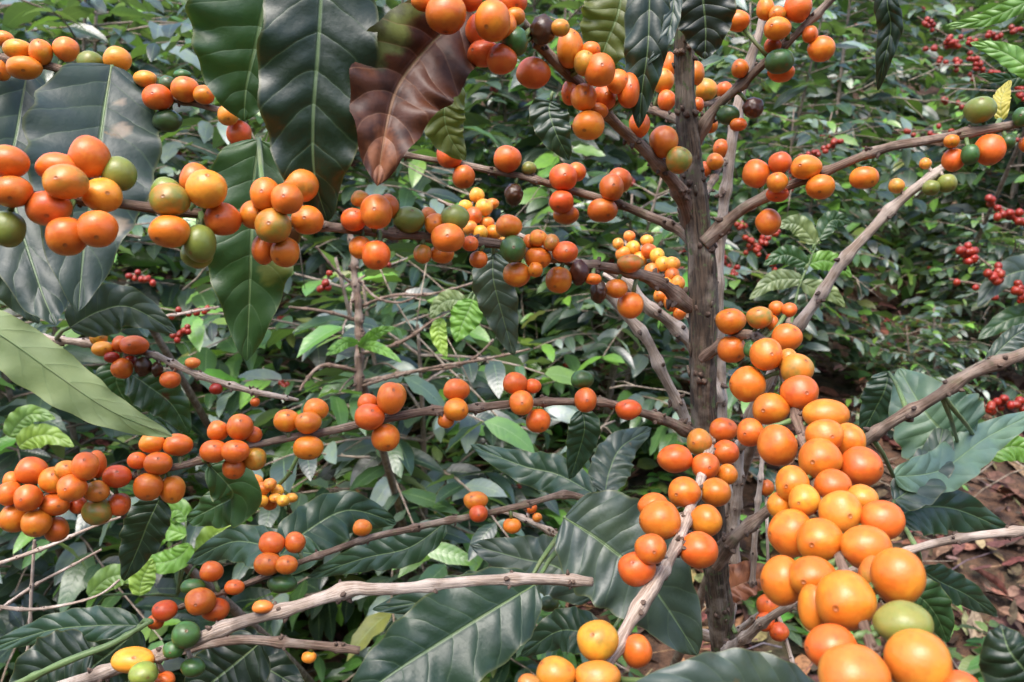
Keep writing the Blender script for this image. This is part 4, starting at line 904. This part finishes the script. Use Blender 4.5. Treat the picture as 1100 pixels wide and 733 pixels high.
# ------------------------------------------------------------------ leaf litter and low weeds
r = random.Random(5); mb = MB()
for _ in range(10500):
    y = 1.2 + 5.5 * r.random() ** 1.4; x = r.uniform(-.75, .95) * (y + .4)
    z = ground_z(x, y) + r.uniform(.004, .03)
    a = r.uniform(0, 6.28); L = r.uniform(.04, .12)
    k = r.random()
    c = (.15, .072, .044) if k < .45 else (.085, .044, .030) if k < .75 else (.30, .16, .09) if k < .93 else (.36, .25, .15)
    c = tuple(v * r.uniform(.7, 1.25) for v in c)
    bush_leaf(mb, Vector((x, y, z)), Vector((math.cos(a), math.sin(a), r.uniform(-.2, .5))), Vector((r.uniform(-.8, .8), r.uniform(-.8, .8), 1)), L, L * r.uniform(.3, .5), c, r, 5, 2, droop=r.uniform(-.6, 1.4))
for _ in range(1100):
    y = 1.2 + 4.5 * r.random() ** 1.3; x = r.uniform(-.7, .9) * (y + .4); z = ground_z(x, y) + .015
    a = r.uniform(0, 6.28); L = r.uniform(.06, .3); d = Vector((math.cos(a), math.sin(a), r.uniform(-.1, .25)))
    mb.tinted = True; mb.cur = tuple(v * r.uniform(.5, 1.2) for v in (.28, .19, .13))
    p = Vector((x, y, z)); q = p + d * L; tube(mb, [p, p.lerp(q, .5) + Vector((0, 0, r.uniform(-.01, .02))), q], [.0028, .0022, .0012], 5, 0, cap=False)
tag(mb.build('leaf_litter', M_LITTER), 'reddish brown fallen leaves and sticks on the soil between the bushes', 'leaf litter', kind='stuff')

mb = MB()
for _ in range(4200):
    y = 1.15 + 5.2 * r.random() ** 1.2; x = r.uniform(-.8, .8) * (y + .4)
    den = noise.noise(Vector((x * 1.3, y * 1.3, 4.0)))
    if x > .15 * y and den < .12: continue
    if den < -.35: continue
    z = ground_z(x, y); h = r.uniform(.05, .26)
    for q in range(r.randint(4, 8)):
        a = r.uniform(0, 6.28); L = r.uniform(.035, .09); zz = z + h * r.uniform(.3, 1)
        k = r.random(); c = (.07, .15, .035) if k < .5 else (.12, .24, .05) if k < .8 else (.05, .10, .04)
        c = tuple(v * r.uniform(.7, 1.2) for v in c)
        bush_leaf(mb, Vector((x, y, zz)) , Vector((math.cos(a), math.sin(a), r.uniform(-.1, .7))), Vector((r.uniform(-.3, .3), r.uniform(-.3, .3), 1)), L, L * r.uniform(.35, .6), c, r, 4, 1, droop=r.uniform(.2, 1.))
tag(mb.build('ground_cover', M_MATTE), 'low light green weeds growing under the coffee bushes', 'weeds', kind='stuff')

r = random.Random(9); mb = MB()
for _ in range(120):                         # fine dry twigs hanging in the undergrowth
    d = r.uniform(1.5, 3.4); p = at(r.uniform(-20, 1120), r.uniform(60, 700), d)
    if p.z < ground_z(p.x, p.y) + .05: continue
    a = r.uniform(0, 6.28); v = Vector((math.cos(a), math.sin(a) * .6, r.uniform(-.5, .6))).normalized(); L = r.uniform(.12, .5); P = [p.copy()]
    f_ = r.uniform(.5, 1.2); mb.tinted = True; mb.cur = tuple(q * f_ for q in (.40, .32, .23))
    for q in range(6): v = (v + Vector((r.gauss(0, .16), r.gauss(0, .16), r.gauss(0, .16)))).normalized(); P.append(P[-1] + v * L / 6)
    tube(mb, P, [r.uniform(.0016, .003) * (1 - .1 * q) for q in range(7)], 6, 0, bumpy=.3)
    for q in (2, 4):
        w_ = (v + Vector((r.gauss(0, .8), r.gauss(0, .8), r.gauss(0, .8)))).normalized(); tube(mb, [P[q], P[q] + w_ * L * .15, P[q] + w_ * L * .3 + Vector((0, 0, -.01))], [.0014, .0011, .0007], 5, 0)
tag(mb.build('dry_twigs', M_LITTER), 'tangle of fine dry twigs running through the undergrowth', 'twigs', kind='stuff')


# ------------------------------------------------------------------ light, world
w = bpy.data.worlds.new('World'); sc.world = w; w.use_nodes = True
nt = w.node_tree; nt.nodes.clear()
sky = nt.nodes.new('ShaderNodeTexSky'); sky.sky_type = 'NISHITA'; sky.sun_disc = False
EL, AZ = 66, 205       # sun: high, behind the camera and a little left
sky.sun_elevation = R(EL); sky.sun_rotation = R(AZ)
sky.air_density = 1.0; sky.dust_density = 6.0; sky.ozone_density = 1.2; sky.altitude = 800
bg = nt.nodes.new('ShaderNodeBackground'); bg.inputs['Strength'].default_value = .15
out = nt.nodes.new('ShaderNodeOutputWorld'); nt.links.new(sky.outputs[0], bg.inputs['Color']); nt.links.new(bg.outputs[0], out.inputs['Surface'])
sl = bpy.data.lights.new('sun', 'SUN'); sl.energy = .95; sl.angle = R(30); sl.color = (1, .98, .94)
so = bpy.data.objects.new('sun', sl); C.objects.link(so)
# Nishita: rotation 0 puts the sun at +Y, turning clockwise seen from above
dx, dy = math.sin(R(AZ)), math.cos(R(AZ))
sd = Vector((dx * math.cos(R(EL)), dy * math.cos(R(EL)), math.sin(R(EL))))
so.rotation_euler = sd.to_track_quat('Z', 'Y').to_euler(); so.location = (0, 0, 5)
sc.view_settings.view_transform = 'Standard'; sc.view_settings.look = 'None'
sc.view_settings.exposure = 1.68; sc.view_settings.gamma = 1
sc.render.engine = 'CYCLES'
cy = sc.cycles; cy.max_bounces = 6; cy.diffuse_bounces = 3; cy.glossy_bounces = 2; cy.transmission_bounces = 3
cy.use_denoising = True; cy.caustics_reflective = False; cy.caustics_refractive = False
